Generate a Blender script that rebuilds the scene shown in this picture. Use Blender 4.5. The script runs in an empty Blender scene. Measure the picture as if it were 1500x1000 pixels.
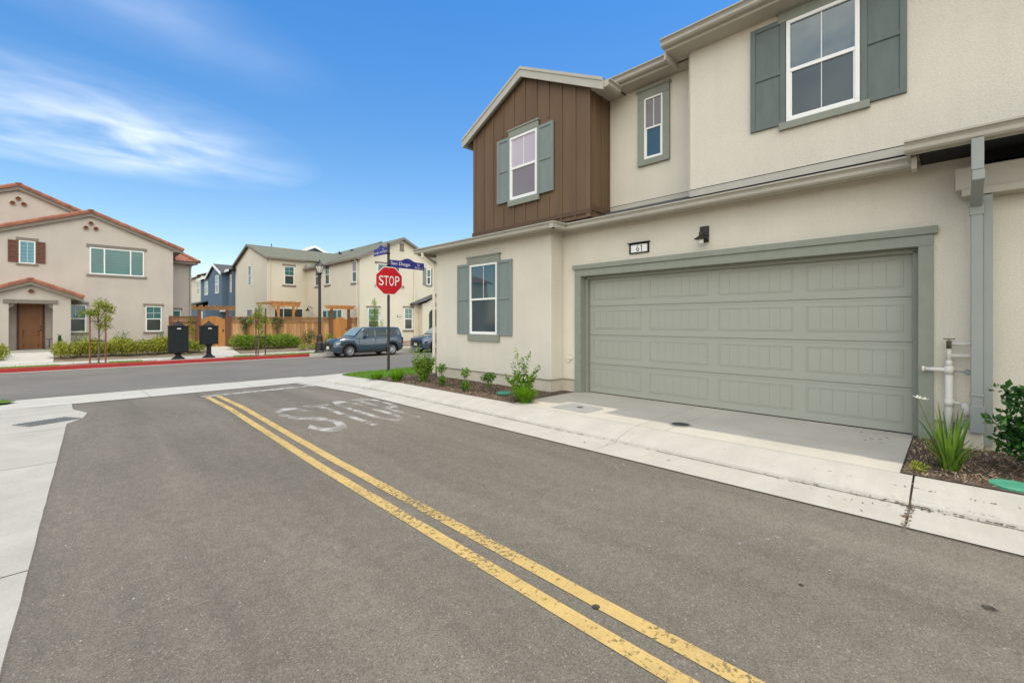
import bpy, bmesh, math, random
from mathutils import Vector, Matrix
R = math.radians
S = bpy.context.scene
COL = S.collection

# ------------------------------------------------------------------ camera
cam = bpy.data.cameras.new("camera"); camo = bpy.data.objects.new("camera", cam); COL.objects.link(camo)
CAM_H = 1.52
camo.location = (0, 0, CAM_H)
camo.rotation_euler = (R(90), 0, R(-45.2))
cam.sensor_width = 36; cam.lens = 650 / 1500 * 36
cam.shift_y = -28 / 1500
cam.clip_start = .05; cam.clip_end = 2000
S.camera = camo

# ------------------------------------------------------------------ world, sun, exposure
SUN_DIR = Vector((.147, -.08, 1)).normalized()
ELEV = math.asin(SUN_DIR.z); AZ = math.atan2(SUN_DIR.x, SUN_DIR.y)
w = bpy.data.worlds.new("World"); S.world = w; w.use_nodes = True
nt = w.node_tree; nt.nodes.clear()
def N(nt, t, **k):
    n = nt.nodes.new(t)
    for a, b in k.items():
        if a == 'i':
            for kk, vv in b.items(): n.inputs[kk].default_value = vv
        else: setattr(n, a, b)
    return n
def L(nt, a, b): nt.links.new(a, b)
def math_n(nt, op, a, b=None, clamp=False):
    n = N(nt, 'ShaderNodeMath', operation=op, use_clamp=clamp)
    for k, x in enumerate((a, b)):
        if x is None: continue
        if isinstance(x, (int, float)): n.inputs[k].default_value = x
        else: L(nt, x, n.inputs[k])
    return n.outputs[0]
sky = N(nt, 'ShaderNodeTexSky', sky_type='NISHITA', sun_disc=False, sun_elevation=ELEV, sun_rotation=AZ,
        air_density=1.0, dust_density=0.35, ozone_density=2.2, altitude=0)
hs0 = N(nt, 'ShaderNodeHueSaturation', i={'Saturation': 1.25, 'Value': 1.0, 'Hue': .5})
L(nt, sky.outputs[0], hs0.inputs['Color'])
hsv = N(nt, 'ShaderNodeMixRGB', blend_type='MULTIPLY', i={0: 1.0}); L(nt, hs0.outputs[0], hsv.inputs[1]); sp0 = N(nt, 'ShaderNodeTexCoord'); sz0 = N(nt, 'ShaderNodeSeparateXYZ'); L(nt, sp0.outputs['Generated'], sz0.inputs[0])
el = N(nt, 'ShaderNodeMapRange', i={'From Min': .12, 'From Max': .58}); L(nt, sz0.outputs[2], el.inputs['Value'])
tint = N(nt, 'ShaderNodeMixRGB'); L(nt, el.outputs[0], tint.inputs[0]); tint.inputs[1].default_value = (1.55, 1.36, 1.18, 1); tint.inputs[2].default_value = (.78, 1.16, 1.32, 1)
L(nt, tint.outputs[0], hsv.inputs[2])
tc = N(nt, 'ShaderNodeTexCoord'); sep = N(nt, 'ShaderNodeSeparateXYZ'); L(nt, tc.outputs['Generated'], sep.inputs[0])
zz = math_n(nt, 'MAXIMUM', sep.outputs[2], .06)
px = math_n(nt, 'DIVIDE', sep.outputs[0], zz); py = math_n(nt, 'DIVIDE', sep.outputs[1], zz)
comb = N(nt, 'ShaderNodeCombineXYZ'); L(nt, px, comb.inputs[0]); L(nt, py, comb.inputs[1])
mp = N(nt, 'ShaderNodeMapping'); mp.inputs['Rotation'].default_value = (0, 0, R(35)); mp.inputs['Scale'].default_value = (.95, 1.35, 1)
L(nt, comb.outputs[0], mp.inputs[0])
nz = N(nt, 'ShaderNodeTexNoise', i={'Scale': 1.5, 'Detail': 7, 'Roughness': .52, 'Distortion': .3}); L(nt, mp.outputs[0], nz.inputs['Vector'])
nz2 = N(nt, 'ShaderNodeTexNoise', i={'Scale': .9, 'Detail': 4, 'Roughness': .5}); L(nt, comb.outputs[0], nz2.inputs['Vector'])
def blob(cx, cy, rx, ry, rot):
    m = N(nt, 'ShaderNodeMapping', vector_type='TEXTURE')
    m.inputs['Location'].default_value = (cx, cy, 0); m.inputs['Rotation'].default_value = (0, 0, R(rot)); m.inputs['Scale'].default_value = (rx, ry, 1)
    L(nt, comb.outputs[0], m.inputs[0])
    ln = N(nt, 'ShaderNodeVectorMath', operation='LENGTH'); L(nt, m.outputs[0], ln.inputs[0])
    return math_n(nt, 'SUBTRACT', 1, ln.outputs['Value'], True)
m1 = blob(.05, 3.25, 1.22, .95, 0); m2 = blob(.15, 1.85, .75, .35, 10)
ms = math_n(nt, 'ADD', math_n(nt, 'MULTIPLY', m1, 2.0), math_n(nt, 'MULTIPLY', m2, .38))
mr = N(nt, 'ShaderNodeMapRange', interpolation_type='SMOOTHSTEP', i={'From Min': .22, 'From Max': .82}); L(nt, nz.outputs['Fac'], mr.inputs['Value'])
mr2 = N(nt, 'ShaderNodeMapRange', i={'From Min': .22, 'From Max': .58}); L(nt, nz2.outputs['Fac'], mr2.inputs['Value'])
cf = math_n(nt, 'MULTIPLY', math_n(nt, 'MULTIPLY', mr.outputs[0], mr2.outputs[0]), ms, True)
cf = math_n(nt, 'MULTIPLY', cf, .9)
mix = N(nt, 'ShaderNodeMixRGB'); L(nt, cf, mix.inputs[0]); L(nt, hsv.outputs[0], mix.inputs[1]); mix.inputs[2].default_value = (6.6, 7.3, 8.2, 1)
# cloud bank added behind the camera to fill the shade; house windows mirror it
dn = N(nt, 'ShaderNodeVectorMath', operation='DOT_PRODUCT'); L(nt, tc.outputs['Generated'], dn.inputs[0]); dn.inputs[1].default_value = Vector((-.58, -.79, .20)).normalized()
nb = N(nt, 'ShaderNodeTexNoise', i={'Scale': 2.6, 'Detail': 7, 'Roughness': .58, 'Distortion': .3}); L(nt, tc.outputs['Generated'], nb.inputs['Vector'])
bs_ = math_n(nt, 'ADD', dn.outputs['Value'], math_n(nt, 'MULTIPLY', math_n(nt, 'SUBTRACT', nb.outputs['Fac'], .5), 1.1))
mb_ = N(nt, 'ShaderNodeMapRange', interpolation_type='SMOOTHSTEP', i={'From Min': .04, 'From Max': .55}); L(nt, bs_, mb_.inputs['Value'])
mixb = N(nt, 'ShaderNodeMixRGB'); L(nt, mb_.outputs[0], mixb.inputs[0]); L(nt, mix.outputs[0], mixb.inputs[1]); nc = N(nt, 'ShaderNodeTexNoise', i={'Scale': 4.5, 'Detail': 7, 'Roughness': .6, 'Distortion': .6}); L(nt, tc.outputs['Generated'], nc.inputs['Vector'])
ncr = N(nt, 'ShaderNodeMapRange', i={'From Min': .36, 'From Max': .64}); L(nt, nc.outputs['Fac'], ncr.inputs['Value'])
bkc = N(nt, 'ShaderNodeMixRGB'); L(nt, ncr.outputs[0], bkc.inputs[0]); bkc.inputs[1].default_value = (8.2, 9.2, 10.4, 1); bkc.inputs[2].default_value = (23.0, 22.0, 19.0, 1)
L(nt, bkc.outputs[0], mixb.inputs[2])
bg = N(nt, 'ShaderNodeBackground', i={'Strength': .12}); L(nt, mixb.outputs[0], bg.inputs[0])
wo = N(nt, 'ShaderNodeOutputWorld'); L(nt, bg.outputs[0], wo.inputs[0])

sun = bpy.data.lights.new("sun", 'SUN'); suno = bpy.data.objects.new("sun", sun); COL.objects.link(suno)
sun.energy = 2.0; sun.angle = R(.55); sun.color = (1, .93, .82)
suno.rotation_euler = SUN_DIR.to_track_quat('Z', 'Y').to_euler()
suno.location = (20, 40, 60)
S.view_settings.view_transform = 'Standard'; S.view_settings.look = 'None'; S.view_settings.gamma = 1
S.view_settings.use_curve_mapping = False
S.view_settings.exposure = .35

# ------------------------------------------------------------------ materials
def mat(name, col, rough=.7, metal=0, spec=.4, var=(6, .1), bump=None, coat=0, extra=None, fine=None, stretch=(1, 1, 1)):
    m = bpy.data.materials.new(name); m.use_nodes = True; nt = m.node_tree
    b = nt.nodes['Principled BSDF']
    b.inputs['Roughness'].default_value = rough; b.inputs['Metallic'].default_value = metal
    b.inputs['Specular IOR Level'].default_value = spec; b.inputs['Coat Weight'].default_value = coat
    geo = N(nt, 'ShaderNodeNewGeometry')
    mp = N(nt, 'ShaderNodeMapping'); mp.inputs['Scale'].default_value = stretch; L(nt, geo.outputs['Position'], mp.inputs[0])
    c = None
    if var:
        nz = N(nt, 'ShaderNodeTexNoise', i={'Scale': var[0], 'Detail': 5, 'Roughness': .6}); L(nt, mp.outputs[0], nz.inputs['Vector'])
        r = N(nt, 'ShaderNodeMapRange', i={'From Min': .3, 'From Max': .7, 'To Min': 1 - var[1], 'To Max': 1 + var[1]}); L(nt, nz.outputs['Fac'], r.inputs['Value'])
        mul = N(nt, 'ShaderNodeVectorMath', operation='SCALE'); mul.inputs[0].default_value = col; L(nt, r.outputs[0], mul.inputs['Scale'])
        c = mul.outputs[0]
        if fine:
            nf = N(nt, 'ShaderNodeTexNoise', i={'Scale': fine[0], 'Detail': 2, 'Roughness': .6}); L(nt, mp.outputs[0], nf.inputs['Vector'])
            rf = N(nt, 'ShaderNodeMapRange', i={'From Min': .25, 'From Max': .75, 'To Min': 1 - fine[1], 'To Max': 1 + fine[1]}); L(nt, nf.outputs['Fac'], rf.inputs['Value'])
            mu2 = N(nt, 'ShaderNodeVectorMath', operation='SCALE'); L(nt, c, mu2.inputs[0]); L(nt, rf.outputs[0], mu2.inputs['Scale'])
            c = mu2.outputs[0]
        L(nt, c, b.inputs['Base Color'])
    else:
        b.inputs['Base Color'].default_value = (*col, 1)
    if bump:
        nb = N(nt, 'ShaderNodeTexNoise', i={'Scale': bump[0], 'Detail': 3, 'Roughness': .6}); L(nt, mp.outputs[0], nb.inputs['Vector'])
        bp = N(nt, 'ShaderNodeBump', i={'Strength': bump[1], 'Distance': bump[2]}); L(nt, nb.outputs['Fac'], bp.inputs['Height']); L(nt, bp.outputs[0], b.inputs['Normal'])
    if extra: extra(nt, b, c, mp)
    return m

def asphalt_extra(nt, b, c, mp):
    vo = N(nt, 'ShaderNodeTexVoronoi', i={'Scale': 165, 'Randomness': 1}); L(nt, mp.outputs[0], vo.inputs['Vector'])
    sx = N(nt, 'ShaderNodeSeparateXYZ'); L(nt, vo.outputs['Color'], sx.inputs[0])
    r = N(nt, 'ShaderNodeMapRange', i={'From Min': 0, 'From Max': 1, 'To Min': .70, 'To Max': 1.28}); L(nt, sx.outputs[0], r.inputs['Value'])
    pale = math_n(nt, 'MULTIPLY', math_n(nt, 'GREATER_THAN', sx.outputs[1], .985), .6)
    # tone: long wheel streaks along the lane and broad blotches
    m = N(nt, 'ShaderNodeMapping'); m.inputs['Scale'].default_value = (1.1, .10, 1); m.inputs['Rotation'].default_value = (0, 0, R(1)); L(nt, mp.outputs[0], m.inputs[0])
    v = N(nt, 'ShaderNodeTexNoise', i={'Scale': 1.3, 'Detail': 6, 'Roughness': .6, 'Distortion': .4}); L(nt, m.outputs[0], v.inputs['Vector'])
    r2 = N(nt, 'ShaderNodeMapRange', i={'From Min': .32, 'From Max': .68, 'To Min': .80, 'To Max': 1.14}); L(nt, v.outputs['Fac'], r2.inputs['Value'])
    v4 = N(nt, 'ShaderNodeTexNoise', i={'Scale': 9, 'Detail': 7, 'Roughness': .7}); L(nt, mp.outputs[0], v4.inputs['Vector'])
    r4 = N(nt, 'ShaderNodeMapRange', i={'From Min': .3, 'From Max': .7, 'To Min': .88, 'To Max': 1.12}); L(nt, v4.outputs['Fac'], r4.inputs['Value'])
    f = math_n(nt, 'MULTIPLY', math_n(nt, 'MULTIPLY', r.outputs[0], r2.outputs[0]), r4.outputs[0])
    # pale scuffs
    v3 = N(nt, 'ShaderNodeTexNoise', i={'Scale': 1.9, 'Detail': 10, 'Roughness': .78, 'Distortion': 1.2}); L(nt, mp.outputs[0], v3.inputs['Vector'])
    r3 = N(nt, 'ShaderNodeMapRange', i={'From Min': .62, 'From Max': .8, 'To Max': .5}); L(nt, v3.outputs['Fac'], r3.inputs['Value'])
    sc = N(nt, 'ShaderNodeVectorMath', operation='SCALE'); L(nt, c, sc.inputs[0]); L(nt, f, sc.inputs['Scale'])
    mx = N(nt, 'ShaderNodeMixRGB'); L(nt, pale, mx.inputs[0]); L(nt, sc.outputs[0], mx.inputs[1]); mx.inputs[2].default_value = (.34, .31, .27, 1)
    mx2 = N(nt, 'ShaderNodeMixRGB'); L(nt, r3.outputs[0], mx2.inputs[0]); L(nt, mx.outputs[0], mx2.inputs[1]); mx2.inputs[2].default_value = (.26, .24, .21, 1)
    L(nt, mx2.outputs[0], b.inputs['Base Color'])
ASPH = mat('asphalt', (.152, .134, .108), .9, spec=.2, var=(.35, .12), bump=(140, .12, .004), extra=asphalt_extra)
ASPH2 = mat('street_asphalt', (.150, .138, .120), .88, spec=.25, var=(.4, .12), fine=(60, .12), bump=(90, .4, .006))
def concrete_extra(nt, b, c, mp):
    v = N(nt, 'ShaderNodeTexNoise', i={'Scale': 1.3, 'Detail': 7, 'Roughness': .7, 'Distortion': .6})
    m = N(nt, 'ShaderNodeMapping'); m.inputs['Scale'].default_value = (.35, 2.2, 1); L(nt, mp.outputs[0], m.inputs[0]); L(nt, m.outputs[0], v.inputs['Vector'])
    r = N(nt, 'ShaderNodeMapRange', i={'From Min': .42, 'From Max': .7, 'To Max': .42}); L(nt, v.outputs['Fac'], r.inputs['Value'])
    mx = N(nt, 'ShaderNodeMixRGB'); L(nt, r.outputs[0], mx.inputs[0]); L(nt, c, mx.inputs[1]); mx.inputs[2].default_value = (.34, .305, .255, 1)
    L(nt, mx.outputs[0], b.inputs['Base Color'])
CONC = mat('concrete', (.435, .412, .362), .82, spec=.3, var=(2.5, .07), fine=(70, .06), bump=(90, .2, .004), extra=concrete_extra)
CONC_L = mat('stained_concrete', (.37, .35, .305), .85, spec=.3, var=(2.0, .10), fine=(70, .08), bump=(90, .2, .004), extra=concrete_extra)
CONC2 = mat('driveway_concrete', (.475, .44, .375), .8, spec=.3, var=(1.2, .09), fine=(60, .05), bump=(80, .18, .003))
CONC3 = mat('utility_lid_concrete', (.30, .295, .28), .85, var=(4, .1), fine=(60, .08))
JOINT = mat('joint_dirt', (.16, .135, .105), .95, var=(30, .3))
def stucco_extra(nt, b, c, mp):
    m = N(nt, 'ShaderNodeMapping'); m.inputs['Scale'].default_value = (3.5, 3.5, .3); L(nt, mp.outputs[0], m.inputs[0])
    v = N(nt, 'ShaderNodeTexNoise', i={'Scale': 1.0, 'Detail': 6, 'Roughness': .65}); L(nt, m.outputs[0], v.inputs['Vector'])
    r = N(nt, 'ShaderNodeMapRange', i={'From Min': .35, 'From Max': .7, 'To Min': 1.012, 'To Max': .965}); L(nt, v.outputs['Fac'], r.inputs['Value'])
    sc = N(nt, 'ShaderNodeVectorMath', operation='SCALE'); L(nt, c, sc.inputs[0]); L(nt, r.outputs[0], sc.inputs['Scale']); L(nt, sc.outputs[0], b.inputs['Base Color'])
STUC = mat('cream_stucco', (.625, .583, .492), .92, spec=.2, var=(.8, .05), fine=(60, .09), bump=(75, .5, .013), extra=stucco_extra)
STUC_TAN = mat('tan_stucco', (.50, .445, .385), .92, spec=.2, var=(1.0, .05), bump=(60, .4, .01), extra=stucco_extra)
STUC_FAR = mat('pale_cream_stucco', (.66, .60, .485), .92, spec=.2, var=(1.0, .04), bump=(60, .4, .01))
PLINTH = mat('plinth_concrete', (.52, .47, .38), .9, var=(3, .08), bump=(70, .3, .006))
BLUE = mat('blue_grey_stucco', (.115, .165, .225), .9, spec=.2, var=(1.0, .06))
BLUE2 = mat('dark_blue_siding', (.085, .125, .175), .9, spec=.2, var=(1.0, .06))
TRIM = mat('green_grey_trim', (.235, .25, .205), .75, var=(8, .06), bump=(60, .25, .004))
SHUT = mat('shutter_paint', (.125, .150, .140), .7, var=(9, .1), bump=(60, .2, .003), stretch=(1, 1, .25))
SHUT_LT = mat('light_shutter_paint', (.19, .225, .21), .7, var=(9, .08), bump=(60, .2, .003), stretch=(1, 1, .25))
GDOOR = mat('garage_door_paint', (.318, .325, .275), .55, var=(3, .03), bump=(50, .08, .002), stretch=(1, .1, 1))
BROWN = mat('brown_siding_paint', (.135, .083, .046), .72, var=(3, .12), bump=(40, .12, .003), stretch=(1, 1, .2))
BROWN_D = mat('brown_trim', (.10, .06, .035), .75, var=(4, .1))
GUT = mat('gutter_paint', (.40, .375, .315), .45, var=(2, .04))
RAKE = mat('rake_paint', (.43, .41, .35), .6, var=(4, .05))
DSP = mat('downspout_paint', (.265, .285, .265), .5, var=(4, .04))
WHITE = mat('white_vinyl', (.78, .78, .75), .4, var=None)
CREAM = mat('cream_paint', (.66, .60, .49), .6, var=(3, .04))
TAUPE = mat('taupe_trim', (.20, .175, .14), .8, var=(6, .08))
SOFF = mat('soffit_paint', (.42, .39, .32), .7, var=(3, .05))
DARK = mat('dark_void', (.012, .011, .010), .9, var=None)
SHING = mat('grey_green_shingle', (.135, .138, .098), .95, var=(5, .28), fine=(22, .4), bump=(30, .5, .02))
SHING_D = mat('dark_grey_shingle', (.075, .075, .078), .95, var=(7, .2), bump=(30, .5, .02))
TILE = mat('terracotta_tile', (.25, .10, .058), .85, var=(2.6, .30), fine=(20, .12), bump=(40, .3, .006))
CLAY = mat('clay_pipe', (.22, .10, .055), .85, var=(8, .2))
WOODB = mat('brown_shutter_wood', (.13, .06, .038), .8, var=(9, .15))
DOORW = mat('stained_door_wood', (.25, .10, .028), .45, var=(5, .2), stretch=(1, 1, .15))
def glass(name, top, low, zsplit=None, blinds=0, rough=.02, ior=1.75):
    m = bpy.data.materials.new(name); m.use_nodes = True; nt = m.node_tree; b = nt.nodes['Principled BSDF']
    b.inputs['Roughness'].default_value = rough; b.inputs['IOR'].default_value = ior
    geo = N(nt, 'ShaderNodeNewGeometry')
    nz = N(nt, 'ShaderNodeTexNoise', i={'Scale': 1.1, 'Detail': 2}); L(nt, geo.outputs['Position'], nz.inputs['Vector'])
    mx = N(nt, 'ShaderNodeMixRGB'); mx.inputs[1].default_value = (*top, 1); mx.inputs[2].default_value = (*low, 1)
    L(nt, nz.outputs['Fac'], mx.inputs[0]); c = mx.outputs[0]
    if blinds:
        sp = N(nt, 'ShaderNodeSeparateXYZ'); L(nt, geo.outputs['Position'], sp.inputs[0])
        f = math_n(nt, 'FRACT', math_n(nt, 'MULTIPLY', sp.outputs[2], blinds))
        st = math_n(nt, 'MULTIPLY', math_n(nt, 'GREATER_THAN', f, .75), .55)
        m2 = N(nt, 'ShaderNodeMixRGB'); L(nt, st, m2.inputs[0]); L(nt, c, m2.inputs[1]); m2.inputs[2].default_value = (.02, .04, .04, 1); c = m2.outputs[0]
    L(nt, c, b.inputs['Base Color'])
    nb = N(nt, 'ShaderNodeTexNoise', i={'Scale': 1.4, 'Detail': 1}); L(nt, geo.outputs['Position'], nb.inputs['Vector'])
    bp = N(nt, 'ShaderNodeBump', i={'Strength': .06, 'Distance': .03}); L(nt, nb.outputs['Fac'], bp.inputs['Height']); L(nt, bp.outputs[0], b.inputs['Normal'])
    return m
GL = glass('window_glass', (.012, .042, .060), (.04, .085, .105), ior=1.9)
GL_LOW = glass('screened_glass', (.016, .034, .044), (.05, .075, .088), rough=.06, ior=1.55)
GL_PINK = glass('bright_curtained_glass', (.42, .36, .40), (.55, .48, .52), ior=1.6)
GL_GREY = glass('mauve_grey_glass', (.16, .14, .145), (.26, .23, .235), ior=1.5, rough=.1)
GL_TEAL = glass('teal_blind_glass', (.03, .115, .105), (.07, .20, .18), blinds=9, ior=1.6)
GL_TEAL2 = glass('dim_lower_glass', (.03, .04, .035), (.055, .07, .055), blinds=0, ior=1.5, rough=.1)
GL_BLUE = glass('blue_blind_glass', (.05, .20, .26), (.10, .28, .33), blinds=6, ior=1.6)
WOODF = mat('cedar_board', (.40, .195, .07), .8, var=(2.2, .28), fine=(14, .15), stretch=(1.6, 1.6, .12))
WOODSET = [WOODF, mat('orange_cedar_board', (.48, .215, .058), .8, var=(2.2, .22), fine=(14, .15), stretch=(1.6, 1.6, .12)), mat('pale_cedar_board', (.52, .30, .13), .8, var=(2.2, .22), fine=(14, .15), stretch=(1.6, 1.6, .12)), mat('grey_cedar_board', (.42, .25, .12), .8, var=(2.2, .25), fine=(14, .15), stretch=(1.6, 1.6, .12))]
WOODG = mat('new_cedar_gate', (.42, .185, .048), .75, var=(2.0, .2), fine=(14, .12), stretch=(1.6, 1.6, .12))
WOODP = mat('dark_stained_post', (.15, .065, .032), .85, var=(3, .2), stretch=(1, 1, .2))
WOODL = mat('lattice_wood', (.30, .155, .06), .85, var=(3, .25))
PERG = mat('honey_pergola_wood', (.50, .23, .07), .75, var=(3, .18))
BLK = mat('black_metal', (.010, .014, .016), .6, var=(6, .2), spec=.25)
BLKR = mat('matt_black_metal', (.022, .022, .026), .75, var=(6, .2), spec=.2)
BRONZE = mat('dark_bronze_metal', (.035, .028, .026), .5, metal=.2, var=(6, .2))
GREY_M = mat('galvanised_metal', (.30, .31, .30), .6, metal=.25, var=(6, .15))
IRON = mat('cast_iron', (.05, .05, .048), .6, metal=.3, var=(20, .25))
POSTM = mat('weathered_post_metal', (.055, .045, .035), .7, var=(9, .35))
RED = mat('red_sign_sheeting', (.52, .012, .02), .35, var=(5, .05))
SIGNW = mat('white_sign_sheeting', (.80, .78, .70), .4, var=None)
SIGNB = mat('blue_sign_sheeting', (.035, .035, .21), .35, var=(5, .06))
KERBRED = mat('red_kerb_paint', (.29, .022, .02), .75, var=(3, .15), fine=(30, .12))
PVC = mat('white_pvc', (.66, .63, .56), .45, var=(6, .06))
BRASS = mat('old_brass', (.12, .10, .06), .4, metal=.8, var=(20, .3))
VALVE = mat('green_plastic_lid', (.055, .27, .17), .55, var=(8, .1))
LAMPG = mat('lamp_glass', (.62, .62, .58), .15, var=None, spec=.6)
def worn(name, col, scale, lo, hi, top=1.0):
    m = mat(name, col, .75, var=(5, .1), fine=(50, .08)); nt = m.node_tree; b = nt.nodes['Principled BSDF']; out = nt.nodes['Material Output']
    geo = N(nt, 'ShaderNodeNewGeometry')
    n1 = N(nt, 'ShaderNodeTexNoise', i={'Scale': scale, 'Detail': 6, 'Roughness': .75}); L(nt, geo.outputs['Position'], n1.inputs['Vector'])
    n2 = N(nt, 'ShaderNodeTexNoise', i={'Scale': 1.1, 'Detail': 3}); L(nt, geo.outputs['Position'], n2.inputs['Vector'])
    s = math_n(nt, 'ADD', n1.outputs['Fac'], math_n(nt, 'MULTIPLY', math_n(nt, 'SUBTRACT', n2.outputs['Fac'], .5), .45))
    r = N(nt, 'ShaderNodeMapRange', i={'From Min': lo, 'From Max': hi, 'To Max': top}); L(nt, s, r.inputs['Value'])
    tr = N(nt, 'ShaderNodeBsdfTransparent'); mx = N(nt, 'ShaderNodeMixShader')
    L(nt, r.outputs[0], mx.inputs[0]); L(nt, tr.outputs[0], mx.inputs[1]); L(nt, b.outputs[0], mx.inputs[2]); L(nt, mx.outputs[0], out.inputs[0])
    return m
YEL = worn('worn_yellow_paint', (.46, .32, .115), 30, .35, .47)
WPAINT = worn('worn_white_paint', (.50, .48, .44), 3.2, .40, .60, .72)
WPAINT2 = worn('scuffed_white_paint', (.44, .42, .38), 9, .42, .6)
STAIN = worn('oil_stain', (.03, .028, .026), 9, .30, .6)
CHALK = worn('faint_chalk', (.34, .32, .29), 20, .5, .72)
MULCH = mat('mulch_soil', (.135, .10, .075), 1, spec=.1, var=(16, .35), fine=(60, .35), bump=(45, .9, .03))
CHIP = [mat('wood_chip_' + n, c, .9, spec=.15, var=(20, .2)) for n, c in (('brown', (.16, .10, .06)), ('tan', (.36, .26, .165)), ('grey', (.21, .175, .145)), ('dark', (.08, .055, .04)))]
DIRT = mat('bare_dirt', (.21, .155, .105), 1, spec=.1, var=(3, .2), fine=(30, .2), bump=(30, .6, .02))
SOIL = mat('lot_soil', (.19, .15, .11), 1, spec=.1, var=(2, .2), fine=(20, .2))
LAWN = mat('lawn_base', (.09, .15, .02), 1, spec=.1, var=(3, .2), fine=(40, .3), bump=(60, .8, .02))
def leafm(name, c, rough=.5, trans=.35):
    m = mat(name, c, rough, spec=.35, var=(4, .22)); nt = m.node_tree; b = nt.nodes['Principled BSDF']; out = nt.nodes['Material Output']
    t = N(nt, 'ShaderNodeBsdfTranslucent'); t.inputs[0].default_value = (min(1, c[0] * 1.5), min(1, c[1] * 1.4), c[2], 1)
    mx = N(nt, 'ShaderNodeMixShader', i={0: trans}); L(nt, b.outputs[0], mx.inputs[1]); L(nt, t.outputs[0], mx.inputs[2]); L(nt, mx.outputs[0], out.inputs[0])
    return m
LF_MID = [leafm('leaf_mid_' + n, c) for n, c in (('a', (.14, .25, .022)), ('b', (.24, .36, .035)), ('c', (.06, .14, .014)))]
LF_DK = [leafm('leaf_dark_' + n, c, .3, .2) for n, c in (('a', (.022, .085, .014)), ('b', (.05, .15, .02)), ('c', (.012, .05, .010)))]
LF_YEL = [leafm('leaf_yellow_' + n, c) for n, c in (('a', (.26, .29, .03)), ('b', (.34, .34, .05)), ('c', (.12, .19, .02)))]
LF_HEDGE = [leafm('leaf_hedge_' + n, c) for n, c in (('a', (.27, .29, .035)), ('b', (.40, .38, .06)), ('c', (.14, .19, .025)))]
LF_GRASS = [leafm('blade_' + n, c) for n, c in (('a', (.13, .27, .012)), ('b', (.20, .36, .02)), ('c', (.07, .19, .01)))]
LF_LILY = [leafm('lily_blade_' + n, c, .45) for n, c in (('a', (.11, .20, .025)), ('b', (.17, .27, .04)), ('c', (.06, .13, .02)))]
PETAL = leafm('white_petal', (.75, .74, .68), .6, .3)
BARK = mat('bark', (.15, .11, .075), .95, var=(12, .25))
STAKE = mat('wood_stake', (.22, .095, .04), .85, var=(6, .2))
STAKE_D = mat('dark_wood_stake', (.085, .055, .04), .85, var=(6, .2))
TWIG = mat('green_stem', (.12, .13, .05), .8, var=(9, .2))
PURPLE = mat('purple_paint', (.12, .045, .16), .5, var=None)

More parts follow.
